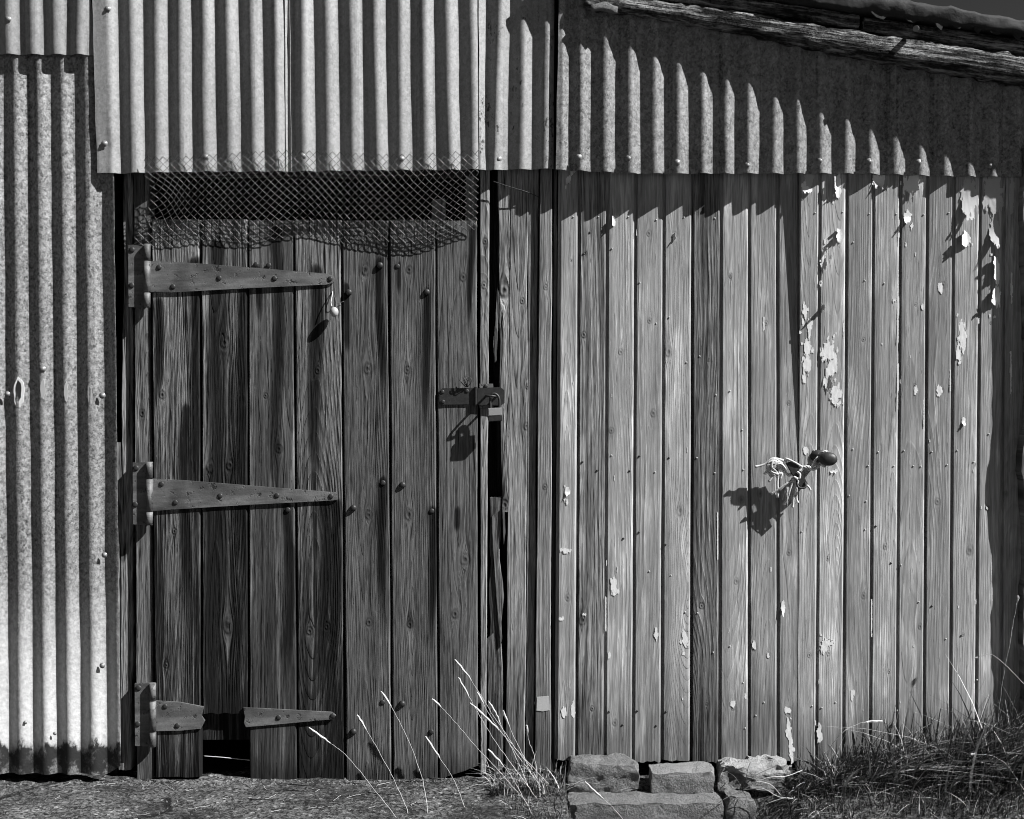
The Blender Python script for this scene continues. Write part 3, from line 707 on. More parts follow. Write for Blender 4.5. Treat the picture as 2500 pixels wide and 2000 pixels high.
# peeling paint: curling flakes, each its own small shell
def flake(cx, cy, w, h, seed, mat=PAINT, curl=0.010, spiky=0.9, lift=0):
    """torn scale of paint about w x h pixels; lift: 0 flat, 1 lower end, 2 right side, 3 left side curls off the board"""
    o, d = leaf_of(cx, cy); cwp, chp = 1.5, 2.6
    nx_, ny_ = int(w*1.5/cwp)+2, int(h*1.5/chp)+2; keep = set()
    for i in range(nx_):
        for j in range(ny_):
            px = cx+(i-nx_/2)*cwp; py = cy+(j-ny_/2)*chp; u = (px-cx)/w*2; v = (py-cy)/h*2
            val = 1-math.sqrt(u*u+v*v)+(spiky if w > 6 else 0.35)*(0.75*mnoise.noise(Vector((px*0.085, py*0.035, seed*1.7)))+0.55*mnoise.noise(Vector((px*0.28, py*0.10, seed*2.9))))
            if val > 0.12: keep.add((i, j))
    comps = []; left = set(keep)
    while left:
        st_ = [left.pop()]; comp = set(st_)
        while st_:
            a, b = st_.pop()
            for q in ((a+1, b), (a-1, b), (a, b+1), (a, b-1)):
                if q in left: left.remove(q); comp.add(q); st_.append(q)
        comps.append(comp)
    keep = max(comps, key=len) if comps else set()
    V = []; F = []; idx = {}
    def vert(i, j):
        if (i, j) in idx: return idx[(i, j)]
        px = cx+(i-0.5-nx_/2)*cwp; py = cy+(j-0.5-ny_/2)*chp
        px += cwp*0.6*mnoise.noise(Vector((px*0.9, py*0.5, seed))); py += chp*0.8*mnoise.noise(Vector((px*0.7, py*0.6, seed+9)))
        u = (px-cx)/w*2; v = (py-cy)/h*2; c = 0.0007
        if lift == 1: c += curl*max(0, v+0.1)**2
        if lift == 2: c += curl*max(0, u+0.2)**2
        if lift == 3: c += curl*max(0, -u+0.2)**2
        c += 0.0004*(1+mnoise.noise(Vector((px*.15, py*.06, seed))))*(1 if w > 9 else 0.2)
        p = W(px, py, d+c); V.append(Vector((p.x, -(d+c), p.z))); idx[(i, j)] = len(V)-1
        return idx[(i, j)]
    for (i, j) in sorted(keep): F.append((vert(i, j), vert(i+1, j), vert(i+1, j+1), vert(i, j+1)))
    if not F: return None
    f = obj('paint_flake', V, F, mat, o, smooth=False, origin=W(cx, cy, d))
    m = f.modifiers.new('thickness', 'SOLIDIFY'); m.thickness = 0.0004; m.offset = 0
    return f
FL = [(1970, 455, 20, 50, 1), (2046, 450, 16, 60, 3), (2145, 442, 28, 44, 1), (2224, 452, 38, 78, 2), (2214, 530, 22, 30, 1), (2048, 575, 13, 36, 3), (2014, 640, 16, 68, 2), (2360, 585, 20, 30, 3),
      (2435, 660, 18, 58, 3), (2432, 724, 20, 64, 3), (2296, 702, 14, 24, 0), (2010, 752, 7, 16, 2), (2350, 822, 22, 80, 0), (2342, 860, 12, 50, 0), (2252, 747, 7, 15, 0), (2183, 733, 16, 12, 0), (2296, 955, 14, 30, 0),
      (2354, 1028, 11, 22, 1), (1966, 760, 15, 44, 0), (1976, 800, 10, 60, 0), (1970, 850, 22, 50, 0), (1968, 890, 22, 50, 0), (1962, 920, 12, 40, 0), (2022, 855, 34, 60, 0), (2030, 900, 32, 60, 0), (2020, 935, 24, 40, 2), (2040, 965, 26, 50, 0), (2048, 985, 20, 26, 0),
      (1498, 540, 7, 34, 3), (1647, 574, 10, 22, 2), (1387, 1200, 22, 26, 1), (1385, 1225, 10, 20, 0), (1378, 1345, 28, 14, 0), (1498, 1428, 18, 34, 0), (1503, 1445, 14, 16, 0), (1672, 1560, 12, 48, 0), (1601, 1550, 14, 30, 0), (1912, 1478, 9, 48, 1),
      (1967, 1100, 10, 22, 0), (2010, 1578, 22, 40, 0), (2025, 1570, 24, 20, 0), (2080, 1700, 12, 36, 0), (1925, 1790, 11, 70, 0), (1932, 1830, 10, 60, 0), (1925, 1735, 22, 14, 0), (1865, 792, 5, 42, 0), (1400, 1740, 8, 60, 0), (1378, 1740, 12, 24, 0), (1389, 437, 22, 28, 1),
      (1820, 1700, 6, 12, 0), (1790, 1718, 12, 18, 0), (2000, 1790, 14, 50, 0), (1487, 1600, 8, 16, 0), (1840, 1575, 10, 24, 0), (1874, 1600, 16, 18, 0), (2236, 952, 8, 20, 0), (1425, 1500, 14, 8, 0), (2410, 1240, 10, 14, 0), (1372, 1510, 14, 10, 0), (2035, 1152, 22, 14, 1)]
_rf = random.Random(77)
for a, b, w, h, l in list(FL):            # crumbs round the larger losses
    if w*h > 500:
        for q in range(3): FL.append((a+_rf.uniform(-.8, .8)*w, b+_rf.uniform(-.8, .8)*h, _rf.uniform(3, 7), _rf.uniform(5, 16), 0))
for k in range(26):
    FL.append((_rf.uniform(1370, 2430), _rf.uniform(560, 1780), _rf.uniform(2, 3.5), _rf.uniform(5, 16), 0))
FL += [(2194, 560, 4, 90, 0), (2193, 760, 4, 200, 0), (2192, 930, 4, 160, 0), (1952, 880, 4, 70, 0), (2128, 1500, 3.5, 120, 0), (2060, 800, 4, 50, 0), (2256, 1010, 3.5, 90, 0), (2320, 930, 3.5, 80, 0), (1479, 1500, 3, 120, 0), (1752, 1300, 3, 160, 0), (2470, 700, 5, 90, 0), (2468, 900, 5, 120, 0)]
for k, (a, b, w, h, l) in enumerate(FL):
    flake(a, b, w, h, k+1, lift=l, curl=0.011 if b < 760 and l else 0.005)
for k, (a, b, w, h, l) in enumerate([(2366, 480, 44, 120, 1), (2425, 470, 52, 130, 0), (2428, 560, 30, 90, 1), (2470, 480, 12, 110, 0), (2240, 440, 26, 50, 0), (1975, 440, 20, 40, 0)]):
    flake(a, b, w, h, 200+k, mat=GREYPAINT, lift=l, curl=0.018, spiky=0.55)
# door knob on the right leaf
kp, kd = leaf_of(2022, 1118)
def lathe_y(c, prof, sides=20):
    V = []; F = []
    for r, d in prof:
        for k in range(sides):
            a = 2*math.pi*k/sides; V.append(Vector((c.x+r*math.cos(a), -d, c.z+r*math.sin(a))))
    for i in range(len(prof)-1):
        for k in range(sides): F.append((i*sides+k, i*sides+(k+1) % sides, (i+1)*sides+(k+1) % sides, (i+1)*sides+k))
    F.append(tuple(range((len(prof)-1)*sides, len(prof)*sides)))
    return V, F
c = W(2008, 1116, kd+0.05)
V, F = lathe_y(c, [(0.026, kd), (0.026, kd+0.004), (0.012, kd+0.008), (0.011, kd+0.030), (0.020, kd+0.036), (0.027, kd+0.044), (0.028, kd+0.052), (0.023, kd+0.060), (0.012, kd+0.064), (0.002, kd+0.065)])
V = [Vector((v.x+(-v.y-kd)*0.35, v.y, c.z+(v.z-c.z)*0.78-(-v.y-kd)*0.12)) for v in V]
obj('door_knob', V, F, DARKIRON, leafG, smooth=True)

# ------------------------------------------------------------------ sloping roof edge
roof = bpy.data.objects.new('roof_edge', None); COL.objects.link(roof); roof.location = W(1900, 30, 0.1); attach(roof, shed)
def loft(name, stations, mat, parent, rough=0.0, sides=None, seed=0.0, smooth=True):
    V = []; F = []; m = len(stations[0])
    for s in stations:
        for p in s:
            p = Vector(p); q = p*22+Vector((seed, 0, 0))
            if rough: p = p+Vector((0, mnoise.noise(q)*rough+mnoise.noise(q*3)*rough*0.5, mnoise.noise(q+Vector((7, 3, 1)))*rough+mnoise.noise(q*2.7+Vector((1, 9, 4)))*rough*0.6))
            V.append(p)
    for j in range(len(stations)-1):
        for i in range(m): F.append((j*m+i, j*m+(i+1) % m, (j+1)*m+(i+1) % m, (j+1)*m+i))
    F.append(tuple(range(m))); F.append(tuple(range((len(stations)-1)*m, len(stations)*m))[::-1])
    return obj(name, V, F, mat, parent, smooth=smooth)
def stations(x0, x1, step, bot, top, dback, dfront, kind='box', end=0):
    S = []; x = x0
    while x <= x1+1e-6:
        b, t, f = bot(x), top(x), dfront(x)
        B = W(x, b, f); T = W(x, t, f)
        yb = -dback
        if kind == 'box':
            k = 5; loop = []
            for i in range(k+1): q = lerp(B, T, i/k); loop.append(Vector((q.x, -f+0.004*(1-(2*i/k-1)**2)*-1, q.z)))
            loop.append(Vector((T.x, lerp(-f, yb, .5), T.z))); loop.append(Vector((T.x, yb, T.z))); loop.append(Vector((B.x, yb, B.z))); loop.append(Vector((B.x, lerp(-f, yb, .6), B.z)))
        else:
            r = 0.5*(T.z-B.z); cz = 0.5*(T.z+B.z); loop = []
            for i in range(9):
                a = math.pi*(i/8)-math.pi/2; loop.append(Vector((B.x, -f+r-r*math.cos(a), cz+r*math.sin(a))))
            loop.append(Vector((B.x, yb, T.z))); loop.append(Vector((B.x, yb, B.z)))
        S.append(loop); x += step
    return S
bt = lin((1380, 0), (1440, 18), (1600, 36), (1800, 70), (2100, 130), (2500, 190), (2800, 238)); tp = lin((1380, -40), (1600, 2), (1800, 28), (2100, 78), (2500, 135), (2800, 180))
df = lin((1380, 0.070), (1430, 0.070), (1800, 0.090), (2120, 0.105), (2500, 0.132), (2800, 0.150))
o = loft('barge_board', stations(1424, 2800, 14, bt, tp, 0.03, df), BARGE, roof, rough=0.006, seed=3); o['label'] = 'rough mossy barge board along the roof slope'
rb = lin((1380, -45), (1600, -2), (1900, 32), (2100, 66), (2300, 98), (2500, 124), (2800, 172)); rt = lin((1380, -80), (1600, -38), (1900, 2), (2100, 32), (2300, 60), (2500, 88), (2800, 135))
loft('edge_roll', stations(1470, 2110, 14, rb, rt, 0.03, lambda x: df(x)+0.003, 'roll'), BARGE, roof, rough=0.003, seed=9)
loft('edge_roll', stations(2112, 2800, 14, lambda x: rb(x)+2, lambda x: rt(x)+4, 0.03, lambda x: df(x)+0.001, 'roll'), BARGE, roof, rough=0.003, seed=19)
cbm = lin((1380, -75), (1600, -40), (2000, 12), (2190, 38), (2500, 84), (2800, 128)); ctp = lin((1380, -140), (1600, -95), (2000, -32), (2190, -2), (2500, 50), (2800, 98))
o = loft('felt_capping', stations(1470, 2800, 10, cbm, ctp, 0.02, lambda x: df(x)+0.016), FELT, roof, rough=0.006, seed=31); o['label'] = 'black felt capping above the barge board'
# torn tongues of felt hanging from the capping over the roll
for k, (a, w, h) in enumerate([(2235, 60, 12), (2300, 40, 20), (2345, 50, 9), (2392, 34, 14), (2440, 60, 10), (2490, 40, 16), (2160, 70, 14), (2080, 50, 8)]):
    y = cbm(a)
    prism('felt_tongue', [(a-w/2, y-6), (a+w/2, y-4), (a+w*0.35, y+h*0.5), (a+w*0.1, y+h*0.4), (a-w*0.05, y+h), (a-w*0.3, y+h*0.55)], df(a)+0.006, df(a)+0.012, FELT, roof)
# roof boarding running back from the edge
RV = []
for yy in (-0.10, 1.75):
    for (a, b) in ((1374, -118), (2800, 114), (2800, 128), (1374, -104)):
        p = W(a, b, 0.1); RV.append((p.x, yy, p.z))
obj('roof_deck', RV, [(0, 1, 2, 3), (4, 5, 6, 7), (0, 1, 5, 4), (1, 2, 6, 5), (2, 3, 7, 6), (3, 0, 4, 7)], FELT, roof)
loft('slate_end', [[W(1442+i*11, 18+abs(i-3)*2.2+dy*(1-abs(i-3)*0.16), 0.078+dd) for dy, dd in ((12, 0), (0, 0.006), (-16, 0.004), (-18, -0.02), (10, -0.02))] for i in range(7)], STONE, roof, rough=0.007, seed=44)
V, F = tube([W(2237, 70, df(2237)+0.012), W(2236, 70, df(2237)+0.034)], 0.009, 10); obj('roof_bolt', V, F, ZINC, roof)
prism('top_capping', [(-330, -445), (1380, -445), (1380, -425), (-330, -425)], -1.7, 0.06, FELT, shed)

# ------------------------------------------------------------------ wire mesh over the opening
cw, ch = 9.4, 18.8
def mesh_at(u, v):          # u across in px from 355, v down in px from 376
    px = 356+u; py = 377+v-0.010*u*(1 if v < 60 else 0.6)+6*math.sin(u*0.011+1.0)
    k = max(0, (v-45)/175)
    edge = math.exp(-u/90.0)
    px += -26*k*edge + 7*k*math.sin(u*0.02) + (26*math.sin(min(1, k*1.4)*math.pi)*math.exp(-((u-20)/60.0)**2))
    py += 6*math.sin(u*0.03)*k
    if u > 620: py -= (u-620)*0.11*k
    d = 0.052 if v < 45 else lerp(0.052, 0.005+0.013*max(0, min(1, (u-430)/330)), min(1, k*1.1))
    d += 0.005*math.sin(u*0.016+v*0.02)*min(1, k*2)+0.002*math.sin(u*0.05)*(1-k*0.8)
    d = max(d, 0.004)
    return W(px, py, d)
parts = []
ncols = int(812/cw); nrows = int(218/ch)
for i in range(ncols+1):
    pts = []
    s0 = 1 if i % 2 == 0 else -1
    for j in range(2*nrows+2):
        u = i*cw+(cw*0.5)*(1 if (j % 2 == 0) else -1)*s0
        v = j*ch*0.5
        p = mesh_at(max(-4, u), v)
        p.y += 0.0015*(1 if j % 2 else -1)
        pts.append(p)
        if j < 2*nrows+1:                       # slight crimp in the middle of each leg
            u2 = i*cw; q = mesh_at(max(-4, u2), v+ch*0.25); q.y += random.uniform(-0.0008, 0.0008); pts.append(q)
    parts.append(tube(pts, 0.0011, 4, False))
V, F = merge(parts)
wm = obj('wire_mesh', V, F, WIRE); tag(wm, 'torn diamond wire mesh tacked over the dark opening above the plank door', 'wire mesh')

# ------------------------------------------------------------------ hanging float, padlock, rope
ball = thing('hanging_float', 'small pale ball hanging on a short string below the upper hinge', 'ball', W(815, 762, 0.03))
c = W(816, 762, 0.024); bm = bmesh.new(); bmesh.ops.create_uvsphere(bm, u_segments=18, v_segments=12, radius=0.0135)
for v in bm.verts: v.co.z *= 1.18
me = bpy.data.meshes.new('float'); bm.to_mesh(me); bm.free(); me.materials.append(PORCELAIN)
for p in me.polygons: p.use_smooth = True
o = bpy.data.objects.new('float', me); COL.objects.link(o); o.location = c; attach(o, ball)
V, F = tube(smoothpath([W(812, 712, 0.002), W(811, 720, 0.012), W(808, 738, 0.020), W(810, 748, 0.024)]), 0.0014, 6); obj('string', V, F, ROPE, ball, smooth=True)
V, F = tube(smoothpath([W(812, 712, 0.002), W(818, 728, 0.014), W(822, 740, 0.012), W(840, 736, 0.003)]), 0.0010, 5); obj('string', V, F, WIRE, ball, smooth=True)

pad = thing('padlock', 'small padlock with its lit top band painted pale, hanging from the dark hasp', 'padlock', W(1208, 1012, 0.045))
prism('lock_lit_band', [(1192, 997), (1225, 995), (1225, 1014), (1192, 1016)], 0.036, 0.052, LITLOCK, pad, 0.002)  # upper band of the lock body, coloured bright as if lit
prism('lock_dark_band', [(1191, 1016.3), (1226, 1014.3), (1226, 1028), (1192, 1030)], 0.0355, 0.0525, DARKIRON, pad, 0.002)  # rest of the same lock body, coloured dark
V, F = tube(smoothpath([W(1198, 1000, 0.044), W(1197, 975, 0.044), W(1203, 962, 0.044), W(1213, 964, 0.044), W(1219, 976, 0.044), W(1219, 1000, 0.044)]), 0.0040, 8); obj('shackle', V, F, DARKIRON, pad, smooth=True)
tie = thing('frayed_tie', 'rusty wire and rag ends twisted round the hasp above the padlock', 'tie', W(1140, 930, 0.01))
for k in range(9):
    a = W(1139+random.uniform(-3, 3), 945, 0.006); b = W(1139+random.uniform(-18, 14), 945-random.uniform(8, 28), random.uniform(0.01, 0.028))
    V, F = tube(smoothpath([a, lerp(a, b, .5)+Vector((random.uniform(-.006, .006), -0.006, 0)), b], 4), [0.0012]*8+[0.0006], 5); obj('fray', V, F, DARKIRON, tie, smooth=True)
# broad rag ends that throw the leaf-shaped shadows on the door
rope = thing('rope', 'bleached frayed rope tied from the dark knob across the joint', 'rope', W(1930, 1150, 0.03))
def strand(name, pts, r, parent, mat=ROPE, twist=True, n=5):
    P = smoothpath([W(q[0], q[1], 0.004+q[2]*0.72) for q in pts], n)
    if twist:
        ps = []
        for h in range(3):
            path = []
            for i, p in enumerate(P):
                t = (P[min(i+1, len(P)-1)]-P[max(i-1, 0)]).normalized(); u = t.orthogonal().normalized(); s = t.cross(u)
                a = i*0.9+h*2.094; path.append(p+(u*math.cos(a)+s*math.sin(a))*r*0.55)
            ps.append(tube(path, r*0.62, 6))
        V, F = merge(ps)
    else: V, F = tube(P, [r]*(len(P)-2)+[r*1.25, r*1.1], 6)
    return obj(name, V, F, mat, parent, smooth=True)
strand('cord', [(2008, 1128, 0.045), (1996, 1140, 0.052), (1985, 1146, 0.055), (1972, 1140, 0.055), (1955, 1143, 0.05), (1940, 1150, 0.045), (1925, 1160, 0.04), (1905, 1140, 0.045), (1890, 1130, 0.05)], 0.0050, rope)
strand('cord', [(1998, 1115, 0.04), (1990, 1125, 0.05), (1984, 1138, 0.055), (1975, 1146, 0.052), (1965, 1140, 0.05), (1950, 1150, 0.055)], 0.0042, rope)
strand('loop', [(2000, 1108, 0.036), (2010, 1103, 0.050), (2020, 1104, 0.052), (2008, 1118, 0.056), (2003, 1132, 0.050), (2015, 1140, 0.040)], 0.0036, rope)
for q in ([(1920, 1128, .05), (1905, 1122, .055), (1885, 1120, .055), (1866, 1134, .05), (1843, 1140, .045)],
          [(1912, 1135, .05), (1895, 1122, .058), (1880, 1128, .055), (1876, 1145, .05), (1866, 1158, .045)],
          [(1905, 1130, .05), (1888, 1126, .06), (1884, 1140, .06), (1896, 1152, .05), (1888, 1160, .05)],
          [(1915, 1140, .05), (1902, 1128, .06), (1892, 1136, .06), (1882, 1150, .055), (1900, 1158, .05)],
          [(1925, 1125, .05), (1918, 1120, .055), (1930, 1124, .06), (1945, 1132, .06), (1958, 1140, .055)],
          [(1900, 1132, .055), (1902, 1150, .05), (1898, 1175, .045), (1899, 1215, .04)],
          [(1943, 1170, .055), (1925, 1178, .06), (1905, 1192, .055), (1883, 1207, .045)],
          [(1935, 1172, .06), (1940, 1165, .07), (1948, 1175, .06), (1940, 1195, .055), (1936, 1225, .05), (1935, 1239, .045)],
          [(1937, 1172, .06), (1930, 1190, .055), (1924, 1215, .05), (1913, 1233, .04)],
          [(1940, 1172, .06), (1946, 1195, .05), (1944, 1215, .045), (1948, 1228, .045)],
          [(1970, 1185, .05), (1975, 1190, .05), (1978, 1196, .045)],
          [(1946, 1152, .06), (1953, 1158, .065), (1951, 1168, .065), (1942, 1166, .06)]):
    strand('rope_end', q, 0.0036, rope, twist=False)
for k in range(7):
    a, b = random.uniform(1885, 1915), random.uniform(1128, 1145)
    strand('rope_end', [(a+18, b+random.uniform(-4, 6), .05), (a+4, b-12, .055+random.uniform(0, .01)), (a-14, b-4, .055), (a-10, b+14, .05), (a+6, b+10, .05), (a+random.uniform(-14, 8), b+random.uniform(14, 34), .045)], 0.0032, rope, twist=False)
for k in range(26):
    x = random.uniform(1918, 1942); strand('fibre', [(x, 1180, .05), (x+random.uniform(-6, 4), 1200, .05+random.uniform(-.01, .01)), (x+random.uniform(-10, 4), random.uniform(1212, 1240), .045)], 0.0008, rope, twist=False, n=3)
tg = thing('iron_tag', 'dark iron bar threaded on the rope beside the knob', 'iron bar', W(1945, 1160, 0.06))
prism('bar', [(1919, 1131), (1940, 1124), (1972, 1180), (1970, 1188), (1958, 1192), (1948, 1183)], 0.036, 0.046, DARKIRON, tg, 0.0012)
V, F = tube(smoothpath([W(1945, 1176, .046), W(1950, 1190, .052), W(1966, 1190, .052), W(1966, 1178, .046)]), 0.0035, 7); obj('ring', V, F, DARKIRON, tg, smooth=True)
# sagging wire from the corrugated sheet to the frame, and one across the hole at the door's foot
V, F = tube(smoothpath([W(1204, 443, 0.02), W(1240, 455, 0.016), W(1290, 470, 0.008), W(1316, 482, 0.0)]), 0.0014, 5)
tag(obj('wire', V, F, DARKIRON, smooth=True), 'thin dark wire slanting across the frame boards under the iron', 'wire')
V, F = tube(smoothpath([W(498, 1846, -0.03), W(540, 1849, -0.03), W(580, 1853, -0.03), W(622, 1857, -0.03)]), 0.0016, 5)
tag(obj('wire', V, F, STRAW, smooth=True), 'pale wire stretched across the hole at the foot of the door', 'wire')

# ------------------------------------------------------------------ stones at the foot of the right leaf
def block(name, x0, x1, ytop, ybot, df_, db, seed, label, cat, pale=0.0, rough=0.010, tilt=0.0, group=None, rnd=0.018):
    """stone seen between the given pixels; front face at depth df_, back at db"""
    a = W(x0, ybot, df_); b = W(x1, ytop, df_)
    cx, cz = 0.5*(a.x+b.x), 0.5*(a.z+b.z); sx, sz, sy = abs(b.x-a.x)/2, abs(b.z-a.z)/2, (df_-db)/2
    bm = bmesh.new(); rs = random.Random(int(seed*13)); dim = (sx, sy, sz)
    for cx_ in (-1, 1):
        for cy_ in (-1, 1):
            for cz_ in (-1, 1):
                for ax in range(3):
                    p = [cx_*sx, cy_*sy, cz_*sz]
                    for a2 in range(3):
                        cut = rnd*rs.uniform(0.4, 2.0) if a2 == ax else rnd*rs.uniform(0.0, 0.5)
                        p[a2] -= math.copysign(min(cut, dim[a2]*0.8), p[a2])
                    bm.verts.new(p)
    h_ = bmesh.ops.convex_hull(bm, input=bm.verts[:])
    bmesh.ops.delete(bm, geom=[g for g in h_['geom_interior'] if isinstance(g, bmesh.types.BMVert)], context='VERTS')
    for it in range(4):
        L = [e for e in bm.edges if e.calc_length() > 0.014]
        if L: bmesh.ops.subdivide_edges(bm, edges=L, cuts=1); bmesh.ops.triangulate(bm, faces=bm.faces)
    nn = Vector((seed*3.3, seed, 0))
    for v in bm.verts:
        p = v.co
        p = p+Vector((mnoise.noise(p*16+nn), mnoise.noise(p*16+nn+Vector((5, 5, 5))), mnoise.noise(p*16+nn+Vector((9, 1, 3)))))*rough*0.8
        p = p+Vector((mnoise.noise(p*55+nn), mnoise.noise(p*55+nn+Vector((5, 5, 5))), mnoise.noise(p*55+nn+Vector((9, 1, 3)))))*rough*0.45
        v.co = Vector((p.x, p.y, p.z+tilt*p.x))
    bmesh.ops.recalc_face_normals(bm, faces=bm.faces)
    me = bpy.data.meshes.new(name); bm.to_mesh(me); bm.free(); me.materials.append(STONE)
    for p in me.polygons: p.use_smooth = True
    o = bpy.data.objects.new(name, me); COL.objects.link(o)
    es = o.modifiers.new('worn_edges', 'EDGE_SPLIT'); es.split_angle = R(38); o.location = (cx, -0.5*(df_+db), cz); o['pale'] = pale
    return tag(o, label, cat, group)
block('stone', 1388, 1560, 1864, 1944, 0.10, 0.0, 1.0, 'flat grey rounded stone under the left end of the pale gate', 'stone', rough=0.012, rnd=0.022, tilt=-0.01)
block('brick', 1590, 1746, 1884, 1944, 0.11, 0.02, 2.0, 'pale worn brick in the middle of the row under the gate', 'brick', pale=0.3, rough=0.007, tilt=0.03, rnd=0.012)
block('stone', 1762, 1936, 1872, 1930, 0.09, -0.01, 3.0, 'broken stone with whitish top at the right of the row', 'stone', pale=0.6, rough=0.022, rnd=0.010)
block('step_stone', 1392, 1768, 1962, 2060, 0.20, 0.08, 4.0, 'long rough step stone at the bottom edge below the row', 'stone', rough=0.010, rnd=0.010)
block('stone', 1772, 1852, 1952, 2040, 0.17, 0.07, 5.0, 'small rounded stone beside the long step stone', 'stone', rough=0.010, rnd=0.025)

# ------------------------------------------------------------------ grass
def gz(x, y): return ground_h(x, y)
def blade(base, lean, h, w, bend, n=5):
    """flat tapering blade as a strip of quads, folded a little along its middle"""
    V = []; F = []; d = Vector((lean[0], lean[1], 0)); side = Vector((-lean[1], lean[0], 0))
    if side.length < 1e-4: side = Vector((1, 0, 0))
    side = (side.normalized()+Vector((random.uniform(-1, 1), random.uniform(-1, 1), 0))*0.8).normalized()
    for i in range(n+1):
        t = i/n
        p = Vector(base)+d*(t**1.6)*h*bend+Vector((0, 0, h*(t-0.35*bend*t*t)))
        ww = w*(1-t**1.5)+0.0002
        V += [p-side*ww, p+side*ww]
    for i in range(n): F.append((2*i, 2*i+1, 2*i+3, 2*i+2))
    return V, F
rg = random.Random(5)
def tuft(name, label, cnt, xr, yr, hfun, mats, lean=(-0.3, -0.2), w=0.0016, seed=1):
    random.seed(seed); rs = random.Random(seed)
    groups = {m.name: (m, []) for m, _ in mats}
    for k in range(cnt):
        px = rs.uniform(*xr); d = rs.uniform(*yr); x = (px-1250)*PX*(1-d/DIST); y = -d
        h = hfun(px, d)*rs.uniform(0.35, 1.0)*rs.choice((0.5, 0.8, 1, 1))
        r = rs.random(); acc = 0
        for m, p in mats:
            acc += p
            if r <= acc: break
        L = (lean[0]+rs.gauss(0, 0.55), lean[1]+rs.gauss(0, 0.35))
        groups[m.name][1].append(blade((x, y, gz(x, y)-0.004), L, h, w*rs.uniform(0.6, 1.3), rs.uniform(0.4, 1.5)))
    allp = []; mi = []; ml = []
    for i, (nm, (m, L)) in enumerate(groups.items()):
        ml.append(m)
        for v, f in L: allp.append((v, f)); mi += [i]*len(f)
    V, F = merge(allp); o = obj(name, V, F, None); 
    for m in ml: o.data.materials.append(m)
    for p, i in zip(o.data.polygons, mi): p.material_index = i
    o['kind'] = 'stuff'; o['label'] = label; o['category'] = 'grass'
    return o
hb = lin((1940, 0.10), (2050, 0.20), (2200, 0.30), (2350, 0.34), (2450, 0.45), (2560, 0.55))
tuft('grass', 'dark tangled grass growing at the foot of the right gate leaf', 3600, (1955, 2600), (0.012, 0.16), lambda p, d: hb(p), [(GREEN, 0.80), (STRAW, 0.20)], lean=(0.35, -0.25), seed=3, w=0.0021)
tuft('grass', 'flattened dry grass litter in front of the right clump', 1900, (1930, 2560), (0.06, 0.34), lambda p, d: 0.11, [(GREEN, 0.76), (STRAW, 0.24)], lean=(0.0, -0.8), seed=4, w=0.0014)
tuft('grass', 'broad bent blades standing out of the dark clump', 170, (1975, 2580), (0.03, 0.20), lambda p, d: hb(p)*1.15, [(GREEN, 0.6), (STRAW, 0.4)], lean=(0.2, -0.4), seed=13, w=0.0036)
tuft('grass', 'small dead tuft of grass at the foot of the frame boards', 620, (1195, 1385), (0.01, 0.16), lambda p, d: 0.13, [(GREEN, 0.55), (STRAW, 0.45)], lean=(-0.1, -0.3), seed=6)
tuft('grass', 'few dry blades between the rounded stone and the brick', 40, (1566, 1590), (0.09, 0.12), lambda p, d: 0.10, [(GREEN, 0.5), (STRAW, 0.5)], lean=(-0.1, -0.3), seed=8)
tuft('grass', 'sparse dry blades and moss along the row of stones', 240, (1375, 1960), (0.10, 0.20), lambda p, d: 0.09, [(GREEN, 0.7), (STRAW, 0.3)], lean=(0.1, -0.5), seed=17, w=0.0014)
tuft('grass', 'thin grass creeping over the slab edge by the step stone', 260, (1230, 1395), (0.16, 0.36), lambda p, d: 0.07, [(GREEN, 0.75), (STRAW, 0.25)], lean=(-0.3, -0.4), seed=9, w=0.0011)
# wiry weed sprawling over the broken stone
wd = thing('weed', 'wiry dry weed spread like a spider over the broken stone', 'weed', W(1815, 1935, 0.17))
for q in ([(1812, 1930, .16), (1830, 1905, .18), (1850, 1890, .17), (1890, 1872, .13)], [(1812, 1930, .16), (1845, 1910, .2), (1880, 1915, .2), (1905, 1940, .2)], [(1812, 1930, .16), (1790, 1940, .2), (1770, 1950, .22), (1752, 1962, .23)],
          [(1812, 1930, .16), (1822, 1900, .17), (1825, 1880, .15), (1832, 1862, .12)], [(1812, 1930, .16), (1860, 1925, .2), (1900, 1945, .22), (1935, 1950, .22)], [(1812, 1930, .16), (1800, 1905, .17), (1785, 1890, .16), (1760, 1880, .14)],
          [(1812, 1930, .16), (1822, 1945, .2), (1818, 1965, .22)], [(1812, 1930, .16), (1870, 1900, .18), (1920, 1895, .16), (1960, 1880, .12)]):
    V, F = tube(smoothpath([W(*p) for p in q]), 0.0011, 5); obj('stem', V, F, STRAW if random.random() < .5 else GREEN, wd, smooth=True)
